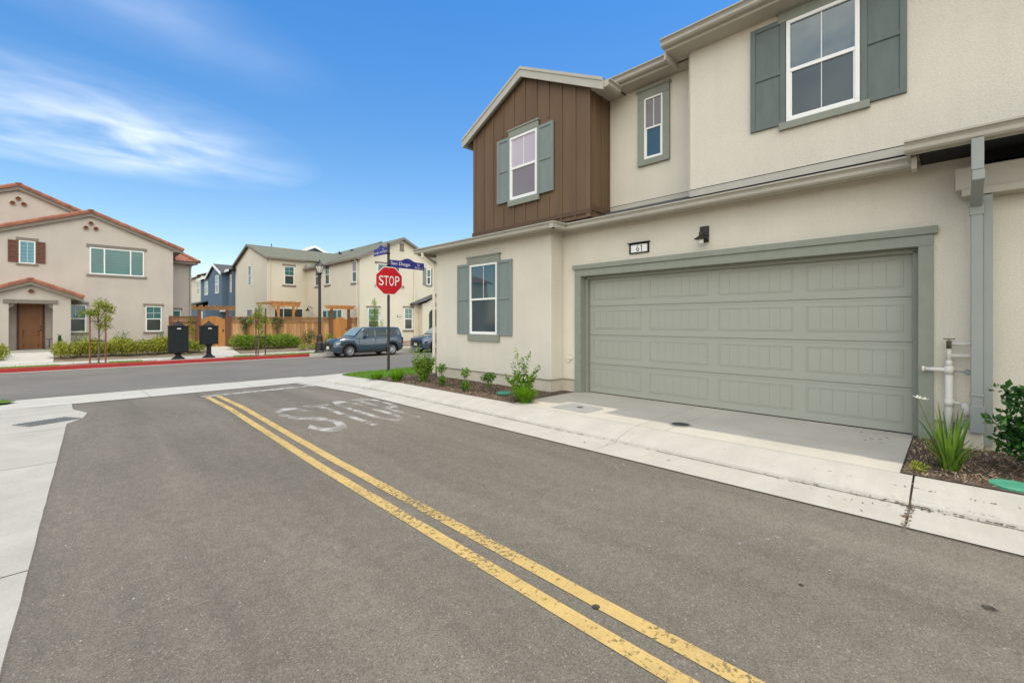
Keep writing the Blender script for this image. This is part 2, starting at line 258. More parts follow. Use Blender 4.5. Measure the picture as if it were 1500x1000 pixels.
# ------------------------------------------------------------------ mesh builder
ORI = {}
class MB:
    def __init__(s): s.v = []; s.f = []; s.m = []; s.k = 0; s.M = Matrix.Identity(4)
    def add(s, vs, fs):
        o = len(s.v); s.v += [tuple(s.M @ Vector(p)) for p in vs]
        for f in fs: s.f.append(tuple(i + o for i in f)); s.m.append(s.k)
    def box(s, x0, x1, y0, y1, z0, z1):
        s.add([(x, y, z) for x in (x0, x1) for y in (y0, y1) for z in (z0, z1)],
              [(0, 1, 3, 2), (4, 6, 7, 5), (0, 4, 5, 1), (2, 3, 7, 6), (0, 2, 6, 4), (1, 5, 7, 3)])
    def prism(s, pts, ax, a, b):
        def P(p, t): return (t, p[0], p[1]) if ax == 'x' else (p[0], t, p[1]) if ax == 'y' else (p[0], p[1], t)
        n = len(pts)
        s.add([P(p, a) for p in pts] + [P(p, b) for p in pts],
              [tuple(range(n)), tuple(range(2 * n - 1, n - 1, -1))] + [(i, (i + 1) % n, n + (i + 1) % n, n + i) for i in range(n)])
    def quad(s, *p): s.add(p, [tuple(range(len(p)))])
    def slab(s, p, t):
        n = len(p); q = [(a[0], a[1], a[2] - t) for a in p]
        s.add(list(p) + q, [tuple(range(n)), tuple(range(2 * n - 1, n - 1, -1))] + [(i, (i + 1) % n, n + (i + 1) % n, n + i) for i in range(n)])
    def bar(s, a, b, w, h):
        a = Vector(a); b = Vector(b); d = (b - a).normalized()
        u = d.cross(Vector((0, 0, 1)))
        if u.length < 1e-4: u = Vector((1, 0, 0))
        u.normalize(); n = u.cross(d)
        vs = [tuple(p + u * (i * w / 2) + n * (j * h / 2)) for p in (a, b) for i, j in ((-1, -1), (1, -1), (1, 1), (-1, 1))]
        s.add(vs, [(0, 1, 2, 3), (7, 6, 5, 4), (0, 4, 5, 1), (1, 5, 6, 2), (2, 6, 7, 3), (3, 7, 4, 0)])
    def tube(s, pts, r, n=8, cap=True):
        pts = [Vector(p) for p in pts]; rs = r if isinstance(r, (list, tuple)) else [r] * len(pts)
        vs = []; fs = []; ref = None
        for i, p in enumerate(pts):
            d = (pts[min(i + 1, len(pts) - 1)] - pts[max(i - 1, 0)]).normalized()
            if ref is None or abs(ref.dot(d)) > .95: ref = Vector((0, 0, 1)) if abs(d.z) < .9 else Vector((1, 0, 0))
            u = d.cross(ref).normalized(); q = d.cross(u); ref = u.cross(d) * -1 if False else ref
            for k in range(n):
                a = 2 * math.pi * k / n; vs.append(tuple(p + (u * math.cos(a) + q * math.sin(a)) * rs[i]))
        for i in range(len(pts) - 1):
            for k in range(n): fs.append((i * n + k, i * n + (k + 1) % n, (i + 1) * n + (k + 1) % n, (i + 1) * n + k))
        if cap: fs += [tuple(range(n - 1, -1, -1)), tuple(range((len(pts) - 1) * n, len(pts) * n))]
        s.add(vs, fs)
    def lathe(s, prof, c=(0, 0, 0), n=16, axis='z', cap=True):
        vs = []; fs = []
        for r, z in prof:
            for k in range(n):
                a = 2 * math.pi * k / n; x, y = r * math.cos(a), r * math.sin(a)
                vs.append((c[0] + x, c[1] + y, c[2] + z) if axis == 'z' else (c[0] + x, c[1] + z, c[2] + y) if axis == 'y' else (c[0] + z, c[1] + x, c[2] + y))
        for i in range(len(prof) - 1):
            for k in range(n): fs.append((i * n + k, i * n + (k + 1) % n, (i + 1) * n + (k + 1) % n, (i + 1) * n + k))
        if cap: fs += [tuple(range(n)), tuple(range((len(prof) - 1) * n, len(prof) * n))]
        s.add(vs, fs)
    def build(s, name, mats, parent=None, origin=None, bevel=0, smooth=False, recalc=True):
        if not isinstance(mats, (list, tuple)): mats = [mats]
        if parent is not None: o = ORI[parent.name]
        elif origin is not None: o = Vector(origin)
        else:
            xs = [p[0] for p in s.v]; ys = [p[1] for p in s.v]; zs = [p[2] for p in s.v]
            o = Vector(((min(xs) + max(xs)) / 2, (min(ys) + max(ys)) / 2, min(zs)))
        me = bpy.data.meshes.new(name)
        me.from_pydata([(p[0] - o.x, p[1] - o.y, p[2] - o.z) for p in s.v], [], s.f)
        for m in mats: me.materials.append(m)
        me.polygons.foreach_set('material_index', s.m)
        if recalc and len(s.f) < 20000:
            bm = bmesh.new(); bm.from_mesh(me); bmesh.ops.recalc_face_normals(bm, faces=bm.faces); bm.to_mesh(me); bm.free()
        if smooth: me.polygons.foreach_set('use_smooth', [True] * len(me.polygons))
        me.update()
        ob = bpy.data.objects.new(name, me); COL.objects.link(ob)
        if parent is not None: ob.parent = parent
        else: ob.location = o
        ORI[ob.name] = o
        if bevel:
            b = ob.modifiers.new('bevel', 'BEVEL'); b.width = bevel; b.segments = 2; b.limit_method = 'ANGLE'
        if smooth and smooth != 'all':
            pass
        return ob
def islands(s, name, mats, parent=None, bevel=0):
    p = list(range(len(s.v)))
    def find(i):
        while p[i] != i: p[i] = p[p[i]]; i = p[i]
        return i
    for f in s.f:
        for i in f[1:]: p[find(i)] = find(f[0])
    groups = {}
    for k, f in enumerate(s.f): groups.setdefault(find(f[0]), []).append(k)
    for ks in groups.values():
        q = MB(); ids = {}
        for k in ks:
            for i in s.f[k]:
                if i not in ids: ids[i] = len(q.v); q.v.append(s.v[i])
            q.f.append(tuple(ids[i] for i in s.f[k])); q.m.append(s.m[k])
        q.build(name, mats, parent, bevel=bevel)
MB.islands = islands
def tag(o, label, cat, group=None):
    o['label'] = label; o['category'] = cat
    if group: o['group'] = group
    return o
def thing(name, label, cat, loc=(0, 0, 0), group=None):
    o = bpy.data.objects.new(name, None); COL.objects.link(o); o.location = loc; o.empty_display_size = .2
    ORI[o.name] = Vector(loc); return tag(o, label, cat, group)
def struct(o, kind='structure'): o['kind'] = kind; return o
def copy_tree(o, parent=None):
    c = o.copy(); COL.objects.link(c); c.parent = parent
    for ch in list(o.children): copy_tree(ch, c)
    return c
FONT_CACHE = {}
def text_faces(body, shear=0):
    cu = bpy.data.curves.new('lettering', 'FONT'); cu.body = body; cu.resolution_u = 6
    o = bpy.data.objects.new('lettering', cu); COL.objects.link(o)
    me = bpy.data.meshes.new_from_object(o.evaluated_get(bpy.context.evaluated_depsgraph_get()))
    vs = [tuple(v.co) for v in me.vertices]; fs = [tuple(p.vertices) for p in me.polygons]
    bpy.data.objects.remove(o); bpy.data.curves.remove(cu); bpy.data.meshes.remove(me)
    xs = [v[0] for v in vs]; ys = [v[1] for v in vs]; x0, x1, y0, y1 = min(xs), max(xs), min(ys), max(ys)
    return [((v[0] - x0) / (x1 - x0), (v[1] - y0) / (y1 - y0)) for v in vs], fs
def put_text(mb, body, P, bold=0):
    """P(a, b): place of the letters' unit square"""
    vs, fs = text_faces(body); mb.add([P(a, b) for a, b in vs], fs)
rnd = random.Random(7)
def leaves(mb, rng, clumps, n, size, k=3, up=.3, shell=.55, aspect=.5):
    wt = [c[3] * c[4] * c[5] for c in clumps]
    for _ in range(n):
        c = rng.choices(clumps, wt)[0]
        while True:
            d = Vector((rng.uniform(-1, 1), rng.uniform(-1, 1), rng.uniform(-1, 1)))
            if .02 < d.length < 1: break
        r = shell + (1 - shell) * rng.random() if rng.random() < .75 else rng.random()
        d = d.normalized() * r
        p = Vector((c[0] + d.x * c[3], c[1] + d.y * c[4], c[2] + d.z * c[5]))
        a = Vector((rng.gauss(0, 1), rng.gauss(0, 1), rng.gauss(0, 1) + up)) + d * .8; a.normalize()
        b = a.cross(Vector((rng.gauss(0, 1), rng.gauss(0, 1), rng.gauss(0, 1)))).normalized()
        s = size * rng.uniform(.6, 1.3); nrm = a.cross(b) * s * .12
        mb.k = rng.choices(range(k), (4, 3, 3)[:k])[0]
        mb.add([p, p + a * s * .5 + b * s * aspect * .5 + nrm, p + a * s, p + a * s * .5 - b * s * aspect * .5 + nrm], [(0, 1, 2, 3)])
def blades(mb, rng, c, n, h, spread, wd, k=3, droop=.5, base=.05):
    for _ in range(n):
        a = rng.uniform(0, 2 * math.pi); rr = base * math.sqrt(rng.random()); hh = h * rng.uniform(.45, 1.1); sp = spread * rng.random() ** .7
        d = Vector((math.cos(a), math.sin(a), 0)); t = Vector((-d.y, d.x, 0)) * wd * rng.uniform(.6, 1.2) / 2
        p0 = Vector(c) + Vector((math.cos(a) * rr, math.sin(a) * rr, 0))
        ps = []
        for i in range(5):
            q = i / 4; ps.append(p0 + d * sp * (q ** 1.4) + Vector((0, 0, hh * (q - droop * .45 * (sp / max(spread, .01)) * q ** 2.5))))
        vs = []; 
        for i, p in enumerate(ps):
            f = 1 - (i / 4) ** 2 * .95; vs += [p - t * f, p + t * f]
        mb.k = rng.choices(range(k), (4, 3, 3)[:k])[0]
        mb.add(vs, [(2 * i, 2 * i + 1, 2 * i + 3, 2 * i + 2) for i in range(4)])

# ------------------------------------------------------------------ terrain
def zr(y):
    return 0 if y < 9 else -.36 * (y - 9) / 13 if y < 22 else -.36
YBRK = [9, 11, 13, 16, 19, 22]
def sheet(mb, x0, x1, y0, y1, dz):
    ys = [y0] + [y for y in YBRK if y0 < y < y1] + [y1]
    for a, b in zip(ys, ys[1:]): mb.quad((x0, a, zr(a) + dz), (x1, a, zr(a) + dz), (x1, b, zr(b) + dz), (x0, b, zr(b) + dz))
def flat(mb, pts, dz): mb.add([(x, y, zr(y) + dz) for x, y in pts], [tuple(range(len(pts)))])
g = MB(); g.quad((-900, -900, -.75), (900, -900, -.75), (900, 900, -.75), (-900, 900, -.75)); struct(g.build('ground', SOIL))
g = MB(); sheet(g, -2.5, 5.3, -25, 13.2, 0); struct(g.build('alley_road', ASPH))
g = MB(); sheet(g, -70, 80, 13.2, 24.9, 0); struct(g.build('street', ASPH2))
# left concrete shoulder with its drain notch
left = [(-.30, -25), (-.235, 1.0), (-.195, 2.97), (-.165, 3.79), (-.135, 4.83), (-.075, 6.56), (-.02, 8.2), (.015, 9.45), (.20, 9.95), (.27, 10.55), (.10, 11.3), (.09, 12.25)]
dense = []
for (a, b) in zip(left, left[1:]):
    n = max(1, int((b[1] - a[1]) / .18)) if a[1] > 0 else 1
    for i in range(n):
        q = i / n; dense.append((a[0] + (b[0] - a[0]) * q + (rnd.uniform(-.0025, .0025) if 0 < a[1] < 9 else 0), a[1] + (b[1] - a[1]) * q))
dense.append(left[-1])
g = MB()
cuts = [-25, -3.0, .9, 4.0, 6.9, 9.05, 11.05, 12.25]
for a, b in zip(cuts, cuts[1:]):
    seg = [(x, y) for x, y in dense if a + .012 < y < b - .012]
    def xe(y):
        for (p, q) in zip(dense, dense[1:]):
            if p[1] <= y <= q[1]: return p[0] + (q[0] - p[0]) * (y - p[1]) / max(1e-6, q[1] - p[1])
        return dense[0][0]
    seg = [(xe(a + .006), a + .006)] + seg + [(xe(b - .006), b - .006)]
    for p, q in zip(seg, seg[1:]):
        g.add([(-1.12, p[1], zr(p[1]) + .014), (p[0] - .25, p[1], zr(p[1]) + .006), (p[0], p[1], zr(p[1]) + .010), (q[0], q[1], zr(q[1]) + .010), (q[0] - .25, q[1], zr(q[1]) + .006), (-1.12, q[1], zr(q[1]) + .014)],
              [(0, 1, 4, 5), (1, 2, 3, 4)])
        g.add([(p[0], p[1], zr(p[1]) + .010), (p[0] + .004, p[1], zr(p[1]) - .01), (q[0] + .004, q[1], zr(q[1]) - .01), (q[0], q[1], zr(q[1]) + .010)], [(0, 1, 2, 3)])
sh = struct(g.build('shoulder_pavement', CONC_L))
g = MB(); sheet(g, -30, -1.13, -25, 12.2, .02); struct(g.build('verge_soil', DIRT))
# valley gutter across the mouth
g = MB()
xs = [-30, -6, -3, -.9, 1.3, 3.3, 5.05]
for a, b in zip(xs, xs[1:]):
    for y0, y1 in ((12.26, 13.1), (13.104, 14.05)):
        g.quad((a + .005, y0, zr(y0) + .011), (b - .005, y0, zr(y0) + .011), (b - .005, y1, zr(y1) + .011), (a + .005, y1, zr(y1) + .011))
struct(g.build('valley_gutter', CONC))
g = MB(); flat(g, [(-30, 13.25), (-.82, 13.25), (-.70, 13.5), (-.85, 13.85), (-30, 13.9)], .05); struct(g.build('verge_lawn', LAWN))
# right rolled kerb swept along the alley and round the corner
prof = [(1.08, .012), (.56, .0065), (.545, .0065), (.528, .038), (.40, .070), (.14, .115), (.03, .125), (0, .125), (0, -.1)]
def sweep(mb, path, prof):
    """path: list of (x, y, nx, ny), n pointing to the road"""
    vs = []; n = len(prof)
    for x, y, nx, ny in path:
        for o, h in prof: vs.append((x + nx * o, y + ny * o, zr(y + ny * o) + h))
    fs = [(i * n + k, i * n + k + 1, (i + 1) * n + k + 1, (i + 1) * n + k) for i in range(len(path) - 1) for k in range(n - 1)]
    fs += [tuple(range(n)), tuple(range((len(path) - 1) * n, len(path) * n))]
    mb.add(vs, fs)
KX = 5.45
kb = MB()
for a, b in zip([-25, -8, -2.6, .25, 3.02, 5.78, 8.55], [-8, -2.6, .25, 3.02, 5.78, 8.55, 11.3]):
    ga = .008 if abs(a - .25) < .01 else .003; gb = .008 if abs(b - .25) < .01 else .003
    ys = [a + ga] + [y for y in (9, 10) if a < y < b] + [b - gb]
    sweep(kb, [(KX, y, -1, 0) for y in ys], prof)
arc = [(KX, 11.308, -1, 0), (KX, 11.9, -1, 0)]
for i in range(1, 9):
    a = math.pi - i * math.pi / 16; arc.append((KX + 1.0 + math.cos(a), 11.9 + math.sin(a), math.cos(a), math.sin(a)))
sweep(kb, arc, prof)
sweep(kb, [(KX + 1.008, 12.9, 0, 1), (14, 12.9, 0, 1), (60, 12.9, 0, 1)], prof)
struct(kb.build('kerb', CONC))
g = MB(); sheet(g, 5.05, 5.46, -25, 11.3, -.06); sheet(g, 4.36, 5.05, -25, 11.3, .003); struct(g.build('kerb_joint_bed', JOINT))
g = MB(); flat(g, [(4.3, 11.2), (5.2, 11.2), (5.6, 12.6), (6.6, 13.3), (6.6, 13.9), (4.3, 13.9)], .005); struct(g.build('corner_apron', CONC))
FLOWD = worn('flow_line_dirt', (.15, .13, .105), 9, .40, .62)
g = MB(); sheet(g, 4.885, 4.925, -25, 11.3, .0105); struct(g.build('flow_line_dirt', FLOWD))
# the house lot on the right
g = MB()
sheet(g, KX + .002, 7.6, 5.41, 9.7, .115); sheet(g, KX + .002, 30, 9.7, 11.9, .105)
sheet(g, KX + .002, 7.6, -25, .33, .135)
struct(g.build('planting_bed', MULCH))
g = MB(); flat(g, [(KX + .002, 10.55), (KX + .002, 11.9), (KX + .002, 11.905), (KX + .002, 11.0)][:1] + [(6.2, 10.7), (6.9, 10.9), (30, 10.9), (30, 12.88), (KX + 1.0, 12.88), (KX + .6, 12.78), (KX + .28, 12.55), (KX + .08, 12.25)], .113); struct(g.build('corner_lawn', LAWN))
# driveway slabs with joints
g = MB(); sheet(g, KX + .003, 7.7, .345, 5.4, .09); struct(g.build('driveway_joint_bed', JOINT))
g = MB()
ycut = [.345, 2.63, 3.02, 4.13, 5.4]
for a, b in zip(ycut, ycut[1:]):
    g.slab([(KX + .005, a + .004, .127), (7.7, a + .004, .118), (7.7, b - .004, .118), (KX + .005, b - .004, .127)], .02)
struct(g.build('driveway', CONC2))
g = MB(); g.slab([(5.62, 3.99, .1335), (6.12, 3.99, .1315), (6.22, 4.68, .131), (5.60, 4.68, .1335)], .01); g.k = 1
g.lathe([(.055, .1355), (.05, .137)], (5.93, 4.32, 0), 14)
u = g.build('utility_lid', [CONC3, IRON]); tag(u, 'grey rectangular concrete utility box lid set in the driveway beside the planting bed', 'utility lid')
g = MB(); g.lathe([(.0, .128), (.115, .128), (.115, .134), (.145, .134), (.145, .124)], (5.90, 2.63, 0), 28); g.k = 1; g.lathe([(.112, .1335), (.10, .1345), (0, .1345)], (5.90, 2.63, 0), 28)
u = g.build('manhole_cover', [GREY_M, IRON]); tag(u, 'small round iron cleanout cover set in the middle of the driveway', 'manhole cover')
# drain grate
gt = thing('drain_grate', 'galvanised metal drain grate set in the concrete beside the alley', 'drain grate', (-.19, 9.95, 0))
g = MB(); g.M = Matrix.Translation((-.19, 9.92, zr(9.92) + .018)) @ Matrix.Rotation(-.0277, 4, 'X') @ Matrix.Rotation(R(27), 4, 'Z')
hu, hv = .31, .20
for (a, b, c, d) in ((-hu, hu, -hv, -hv + .02), (-hu, hu, hv - .02, hv), (-hu, -hu + .02, -hv + .02, hv - .02), (hu - .02, hu, -hv + .02, hv - .02)): g.box(a, b, c, d, -.012, .0045)
for i in range(1, 13): x = -hu + i * 2 * hu / 13; g.box(x - .007, x + .007, -hv + .02, hv - .02, .0012, .0030)
for j in range(1, 5): y = -hv + j * 2 * hv / 5; g.box(-hu + .02, hu - .02, y - .014, y + .014, .0014, .0036)
g.build('grate_bars', mat('grate_metal', (.17, .175, .17), .7, metal=.1, var=(9, .2)), gt)
g2 = MB(); g2.M = g.M; g2.box(-hu + .004, hu - .004, -hv + .004, hv - .004, -.012, .0008); g2.build('drain_pit', DARK, gt)
# far kerb, strip, walk and lots
g = MB()
prof2 = [(-.02, .0), (0, .0), (.012, .15), (.03, .165), (.15, .165), (.15, -.1)]
def kerb_run(mb, x0, x1): mb.prism([(24.9 + a, -.36 + h) for a, h in prof2], 'x', x0, x1)
kr = MB(); kerb_run(kr, -60, 9.4); struct(kr.build('red_kerb', KERBRED))
kr = MB(); kerb_run(kr, 9.404, 80); kr.box(-60, 80, 24.72, 24.88, -.37, -.352); struct(kr.build('far_kerb', CONC))
g.quad((-60, 25.05, -.205), (80, 25.05, -.205), (80, 25.62, -.19), (-60, 25.62, -.19)); struct(g.build('planting_strip', DIRT))
g = MB()
for a, b in ((-60, -.15), (7.4, 9.95), (10.35, 40)): g.quad((a, 25.07, -.2), (b, 25.07, -.2), (b, 25.6, -.185), (a, 25.6, -.185))
struct(g.build('strip_lawn', LAWN))
g = MB(); x = -60
while x < 80: g.slab([(x + .006, 25.62, -.175), (x + 1.5, 25.62, -.175), (x + 1.5, 26.85, -.165), (x + .006, 26.85, -.165)], .06); x += 1.506
g.slab([(2.9, 25.06, -.172), (5.5, 25.06, -.172), (5.5, 25.61, -.170), (2.9, 25.61, -.170)], .05)
struct(g.build('pavement', CONC))
g = MB()
for a, b in (((26.85, -.19), (29.2, .10)), ((29.2, .10), (34, .12)), ((34, .12), (140, .14))):
    g.quad((-90, a[0], a[1]), (110, a[0], a[1]), (110, b[0], b[1]), (-90, b[0], b[1]))
struct(g.build('lot_ground', SOIL))
g = MB()
for x0_, x1_, ye in ((-1.95, -.35, 29.98), (5.35, 6.55, 30.4)):
    g.slab([(x0_, 26.86, -.155), (x1_, 26.86, -.155), (x1_, 29.2, .135), (x0_, 29.2, .135)], .08); g.slab([(x0_, 29.201, .135), (x1_, 29.201, .135), (x1_, ye, .138), (x0_, ye, .138)], .08)
struct(g.build('garden_path', CONC))

# road markings
g = MB()
def tab(t, y):
    for a, b in zip(t, t[1:]):
        if a[0] <= y <= b[0]: return a[1] + (b[1] - a[1]) * (y - a[0]) / (b[0] - a[0])
    return t[0][1] if y < t[0][0] else t[-1][1]
CL = [(-20, 1.80), (0, 1.785), (1.1, 1.79), (4.9, 1.85), (11.2, 2.07)]
for off in (0, .195):
    ys = [-20, -3] + [i * .25 for i in range(-11, 45)] + [11.2]
    pl = [(tab(CL, y) + off + rnd.uniform(-.002, .002), tab(CL, y) + off + .098 + rnd.uniform(-.002, .002), y) for y in ys]
    for a, b in zip(pl, pl[1:]): g.quad((a[0], a[2], zr(a[2]) + .004), (a[1], a[2], zr(a[2]) + .004), (b[1], b[2], zr(b[2]) + .004), (b[0], b[2], zr(b[2]) + .004))
struct(g.build('double_yellow_line', YEL))
g = MB(); flat(g, [(2.04, 11.22), (4.5, 11.22), (4.5, 11.48), (2.04, 11.48)], .0045); struct(g.build('stop_line', WPAINT2))
g = MB()
def ribbon(mb, pts, P, wx, wy, closed=False):
    n = len(pts); out = []
    for k, p in enumerate(pts):
        a = Vector(pts[(k - 1) % n] if closed or k else p); b = Vector(pts[(k + 1) % n] if closed or k < n - 1 else p); d = (b - a).normalized()
        o = Vector((-d.y * wx, d.x * wy)); out += [P(p[0] + o.x, p[1] + o.y), P(p[0] - o.x, p[1] - o.y)]
    m_ = n if closed else n - 1
    mb.add(out, [(2 * k, 2 * k + 1, (2 * k + 3) % (2 * n), (2 * k + 2) % (2 * n)) for k in range(m_)])
LET = {'S': (2.44, 2.98, [[(.88, .74), (.74, .90), (.5, .94), (.26, .90), (.12, .76), (.2, .60), (.5, .5), (.8, .40), (.88, .24), (.74, .10), (.5, .06), (.26, .10), (.12, .26)]]),
       'T': (3.03, 3.44, [[(0, .93), (1, .93)], [(.5, .865), (.5, 0)]]), 'O': (3.48, 3.86, None), 'P': (3.94, 4.31, [[(.14, 0), (.14, .87)], [(.0, .935), (.66, .93), (.88, .82), (.88, .6), (.66, .48), (.26, .47)]])}
for ch, (a, b, st) in LET.items():
    P = lambda p, q, a=a, b=b: (a + (b - a) * p, 6.05 + 2.35 * q, .0042)
    if st is None: ribbon(g, [(.12, .2), (.12, .8), (.32, .945), (.68, .945), (.88, .8), (.88, .2), (.68, .055), (.32, .055)], P, .14, .06, True)
    else:
        for r_ in st: ribbon(g, r_, P, .13, .06)
struct(g.build('stop_road_marking', WPAINT))
g = MB(); flat(g, [(1.995 + .022 * math.cos(k_), 1.35 + .022 * math.sin(k_)) for k_ in (0, .8, 1.5, 2.4, 3.3, 4.1, 5.0, 5.7)], .006)
def disc(mb, x, y, r, dz, n=12): mb.add([(x + r * rnd.uniform(.8, 1.15) * math.cos(i * 2 * math.pi / n), y + r * rnd.uniform(.8, 1.15) * math.sin(i * 2 * math.pi / n), zr(y) + dz) for i in range(n)], [tuple(range(n))])
disc(g, 3.46, -.14, .03, .004); disc(g, 3.0, .62, .014, .004); disc(g, 2.75, 3.1, .012, .004)
struct(g.build('tar_spots', STAIN))
g = MB()
for (x, y, x2, y2, wd) in ((4.16, 2.62, 3.95, 2.35, .012), (4.22, 2.52, 4.0, 2.2, .012), (3.25, 1.05, 3.6, .85, .02), (3.3, .75, 3.65, .62, .025), (3.6, .4, 3.95, .2, .02), (3.75, 1.0, 3.95, .7, .02), (3.35, .5, 3.6, .3, .02), (3.0, -.1, 3.1, -.2, .012)):
    d = Vector((x2 - x, y2 - y, 0)); n = Vector((-d.y, d.x, 0)).normalized() * wd
    g.add([(x - n.x, y - n.y, .0038), (x + n.x, y + n.y, .0038), (x2 + n.x, y2 + n.y, .0038), (x2 - n.x, y2 - n.y, .0038)], [(0, 1, 2, 3)])
struct(g.build('chalk_marks', CHALK))
# pebbles on the asphalt
g = MB(); rg = random.Random(3)
for _ in range(230):
    x = rg.uniform(-.1, 4.3); y = rg.uniform(.3, 9); s = rg.uniform(.003, .008)
    p = [(x + s * rg.uniform(.6, 1.2) * math.cos(i * 1.57), y + s * rg.uniform(.6, 1.2) * math.sin(i * 1.57), .003) for i in range(4)]
    g.k = rg.choice((0, 0, 1)); g.add(p + [(x, y, s * 1.1)], [(0, 1, 4), (1, 2, 4), (2, 3, 4), (3, 0, 4)])
struct(g.build('road_grit', [CONC, TAUPE]), 'stuff')

# ------------------------------------------------------------------ building helpers
def MX(x): return Matrix(((0, -1, 0, x), (1, 0, 0, 0), (0, 0, 1, 0), (0, 0, 0, 1)))      # wall facing -X: local (along +Y, outward, up)
def MY(y): return Matrix(((1, 0, 0, 0), (0, -1, 0, y), (0, 0, 1, 0), (0, 0, 0, 1)))      # wall facing -Y: local (along +X, outward, up)
def lbox(mb, T, *a): mb.M = T; mb.box(*a); mb.M = Matrix.Identity(4)
def window(par, T, u0, u1, z0, z1, gl=(None, None), cols=(1,), dh=True, fw=.045, header=None, sill=None, tm=None, shut=None, shm=None, grid=0, sash_screen=True, name='window', cap=True, vm=True, d=.0, panel_rows=2, fm=None):
    gl = (gl[0] or GL, gl[1] or gl[0] or GL); tm = tm or TRIM
    f = MB(); f.M = T
    f.box(u0, u1, d, d + .04, z1 - fw, z1); f.box(u0, u1, d, d + .04, z0, z0 + fw)
    f.box(u0, u0 + fw, d, d + .04, z0 + fw, z1 - fw); f.box(u1 - fw, u1, d, d + .04, z0 + fw, z1 - fw)
    W = u1 - u0 - 2 * fw; tot = sum(cols); us = [u0 + fw]
    for c in cols: us.append(us[-1] + W * c / tot)
    for u in us[1:-1]: f.box(u - fw / 2, u + fw / 2, d, d + .039, z0 + fw, z1 - fw)
    zm = z0 + (z1 - z0) * .5
    if dh: f.box(u0 + fw, u1 - fw, d, d + .036, zm - fw * .5, zm + fw * .5)
    w = f.build(name, fm or WHITE, par, bevel=.004)
    for i in range(len(cols)):
        a = us[i] + (fw / 2 if i else 0); b = us[i + 1] - (fw / 2 if i < len(cols) - 1 else 0)
        if dh:
            lo = MB(); lo.M = T; q = .018
            lo.box(a, b, d, d + .012, z0 + fw, zm - fw * .5); lo.build('lower_pane', gl[1], w)
            sf = MB(); sf.M = T
            za, zb = z0 + fw, zm - fw * .5
            sf.box(a, b, d + .0125, d + .026, za, za + q); sf.box(a, a + q, d + .0125, d + .026, za + q, zb); sf.box(b - q, b, d + .0125, d + .026, za + q, zb)
            sf.build('sash', fm or WHITE, w)
            up = MB(); up.M = T; up.box(a, b, d, d + .012, zm + fw * .5, z1 - fw); up.build('upper_pane', gl[0], w)
        else:
            up = MB(); up.M = T; up.box(a, b, d, d + .012, z0 + fw, z1 - fw); up.build('pane', gl[0], w)
    if vm or grid:
        mu = MB(); mu.M = T; um = (u0 + u1) / 2
        if vm: mu.box(um - .0055, um + .0055, d + .0125, d + .017, zm + fw * .5 if dh else z0 + fw, z1 - fw)
        if vm == 2: mu.box(um - .004, um + .004, d + .0125, d + .017, z0 + fw + .02, zm - fw * .5)
        if grid: mu.box(u0 + fw, u1 - fw, d + .0126, d + .0165, (zm + z1 - fw) / 2 - .008, (zm + z1 - fw) / 2 + .008)
        mu.build('muntin', fm or WHITE, w)
    if header:
        a, b, h = header[:3]; m = MB(); m.M = T
        m.box(u0 - a, u1 + b, 0, .045, z1 + .002, z1 + h - (.035 if cap else 0))
        if cap: m.box(u0 - a - .025, u1 + b + .025, 0, .065, z1 + h - .035, z1 + h)
        m.build('header', tm, w, bevel=.005)
    if sill:
        a, b, h = sill[:3]; m = MB(); m.M = T; m.box(u0 - a, u1 + b, 0, .055, z0 - h, z0 - .002); m.build('sill', tm, w, bevel=.005)
    for s in shut or []: shutter(w, T, s[0], s[1], s[2], s[3], shm or SHUT, panel_rows)
    return w
def shutter(par, T, a, b, z0, z1, m, rows=2):
    s = MB(); s.M = T; e = .065
    s.box(a + .01, b - .01, .001, .022, z0 + .01, z1 - .01)
    s.box(a, a + e, .0, .042, z0, z1); s.box(b - e, b, .0, .042, z0, z1)
    zs = [z0 + (z1 - z0) * i / rows for i in range(rows + 1)]
    for i, z in enumerate(zs):
        lo = z if i == 0 else z - e / 2; hi = z + e if i == 0 else (z if i == rows else z + e / 2)
        if i == rows: lo = z - e
        s.box(a + e, b - e, .0, .041, lo, hi)
    s.build('shutter', m, par, bevel=.005)
GPROF = [(0, 0), (.075, 0), (.10, .02), (.105, .045), (.085, .07), (.10, .09), (.13, .10), (.13, .12), (0, .12)]
def gutter_x(mb, x, y0, y1, z): mb.prism([(x - a, z + b) for a, b in GPROF], 'y', y0, y1)      # hangs on an eave facing -X
def gutter_y(mb, y, x0, x1, z): mb.prism([(y - a, z + b) for a, b in GPROF], 'x', x0, x1)
def rake_tiles(mb, p0, p1, r=.10, step=.33, lip=.02):
    p0 = Vector(p0); p1 = Vector(p1); L_ = (p1 - p0).length; n = max(1, round(L_ / step)); d = (p1 - p0) / n; dn = d.normalized()
    side = dn.cross(Vector((0, 0, 1))).normalized(); up = side.cross(dn)
    for i in range(n):
        a = p0 + d * i - dn * .03; b = p0 + d * (i + 1) + dn * .03; ra, rb = r * 1.1, r * .93
        vs = []
        for q, rr in ((a, ra), (b, rb)):
            for k in range(7):
                t = math.pi * k / 6; vs.append(tuple(q + side * math.cos(t) * rr + up * (math.sin(t) * rr * .85 + lip)))
            vs.append(tuple(q + side * -rr - up * .08)); vs.append(tuple(q + side * rr - up * .08))
        mb.add(vs, [(k, k + 1, 9 + k + 1, 9 + k) for k in range(8)] + [(8, 0, 9, 17), tuple(range(9)), tuple(range(17, 8, -1))])

# ------------------------------------------------------------------ the near house
H = thing('townhouse', 'cream stucco townhouse with brown upper gable and wide sage green garage door', 'house', (7.25, 2.5, 0))
GX, BX, UX, VX, WX_ = 7.25, 6.87, 7.17, 7.6, 6.95     # garage wall, bump-out, upper bay, recessed bay, brown gable
m = MB()
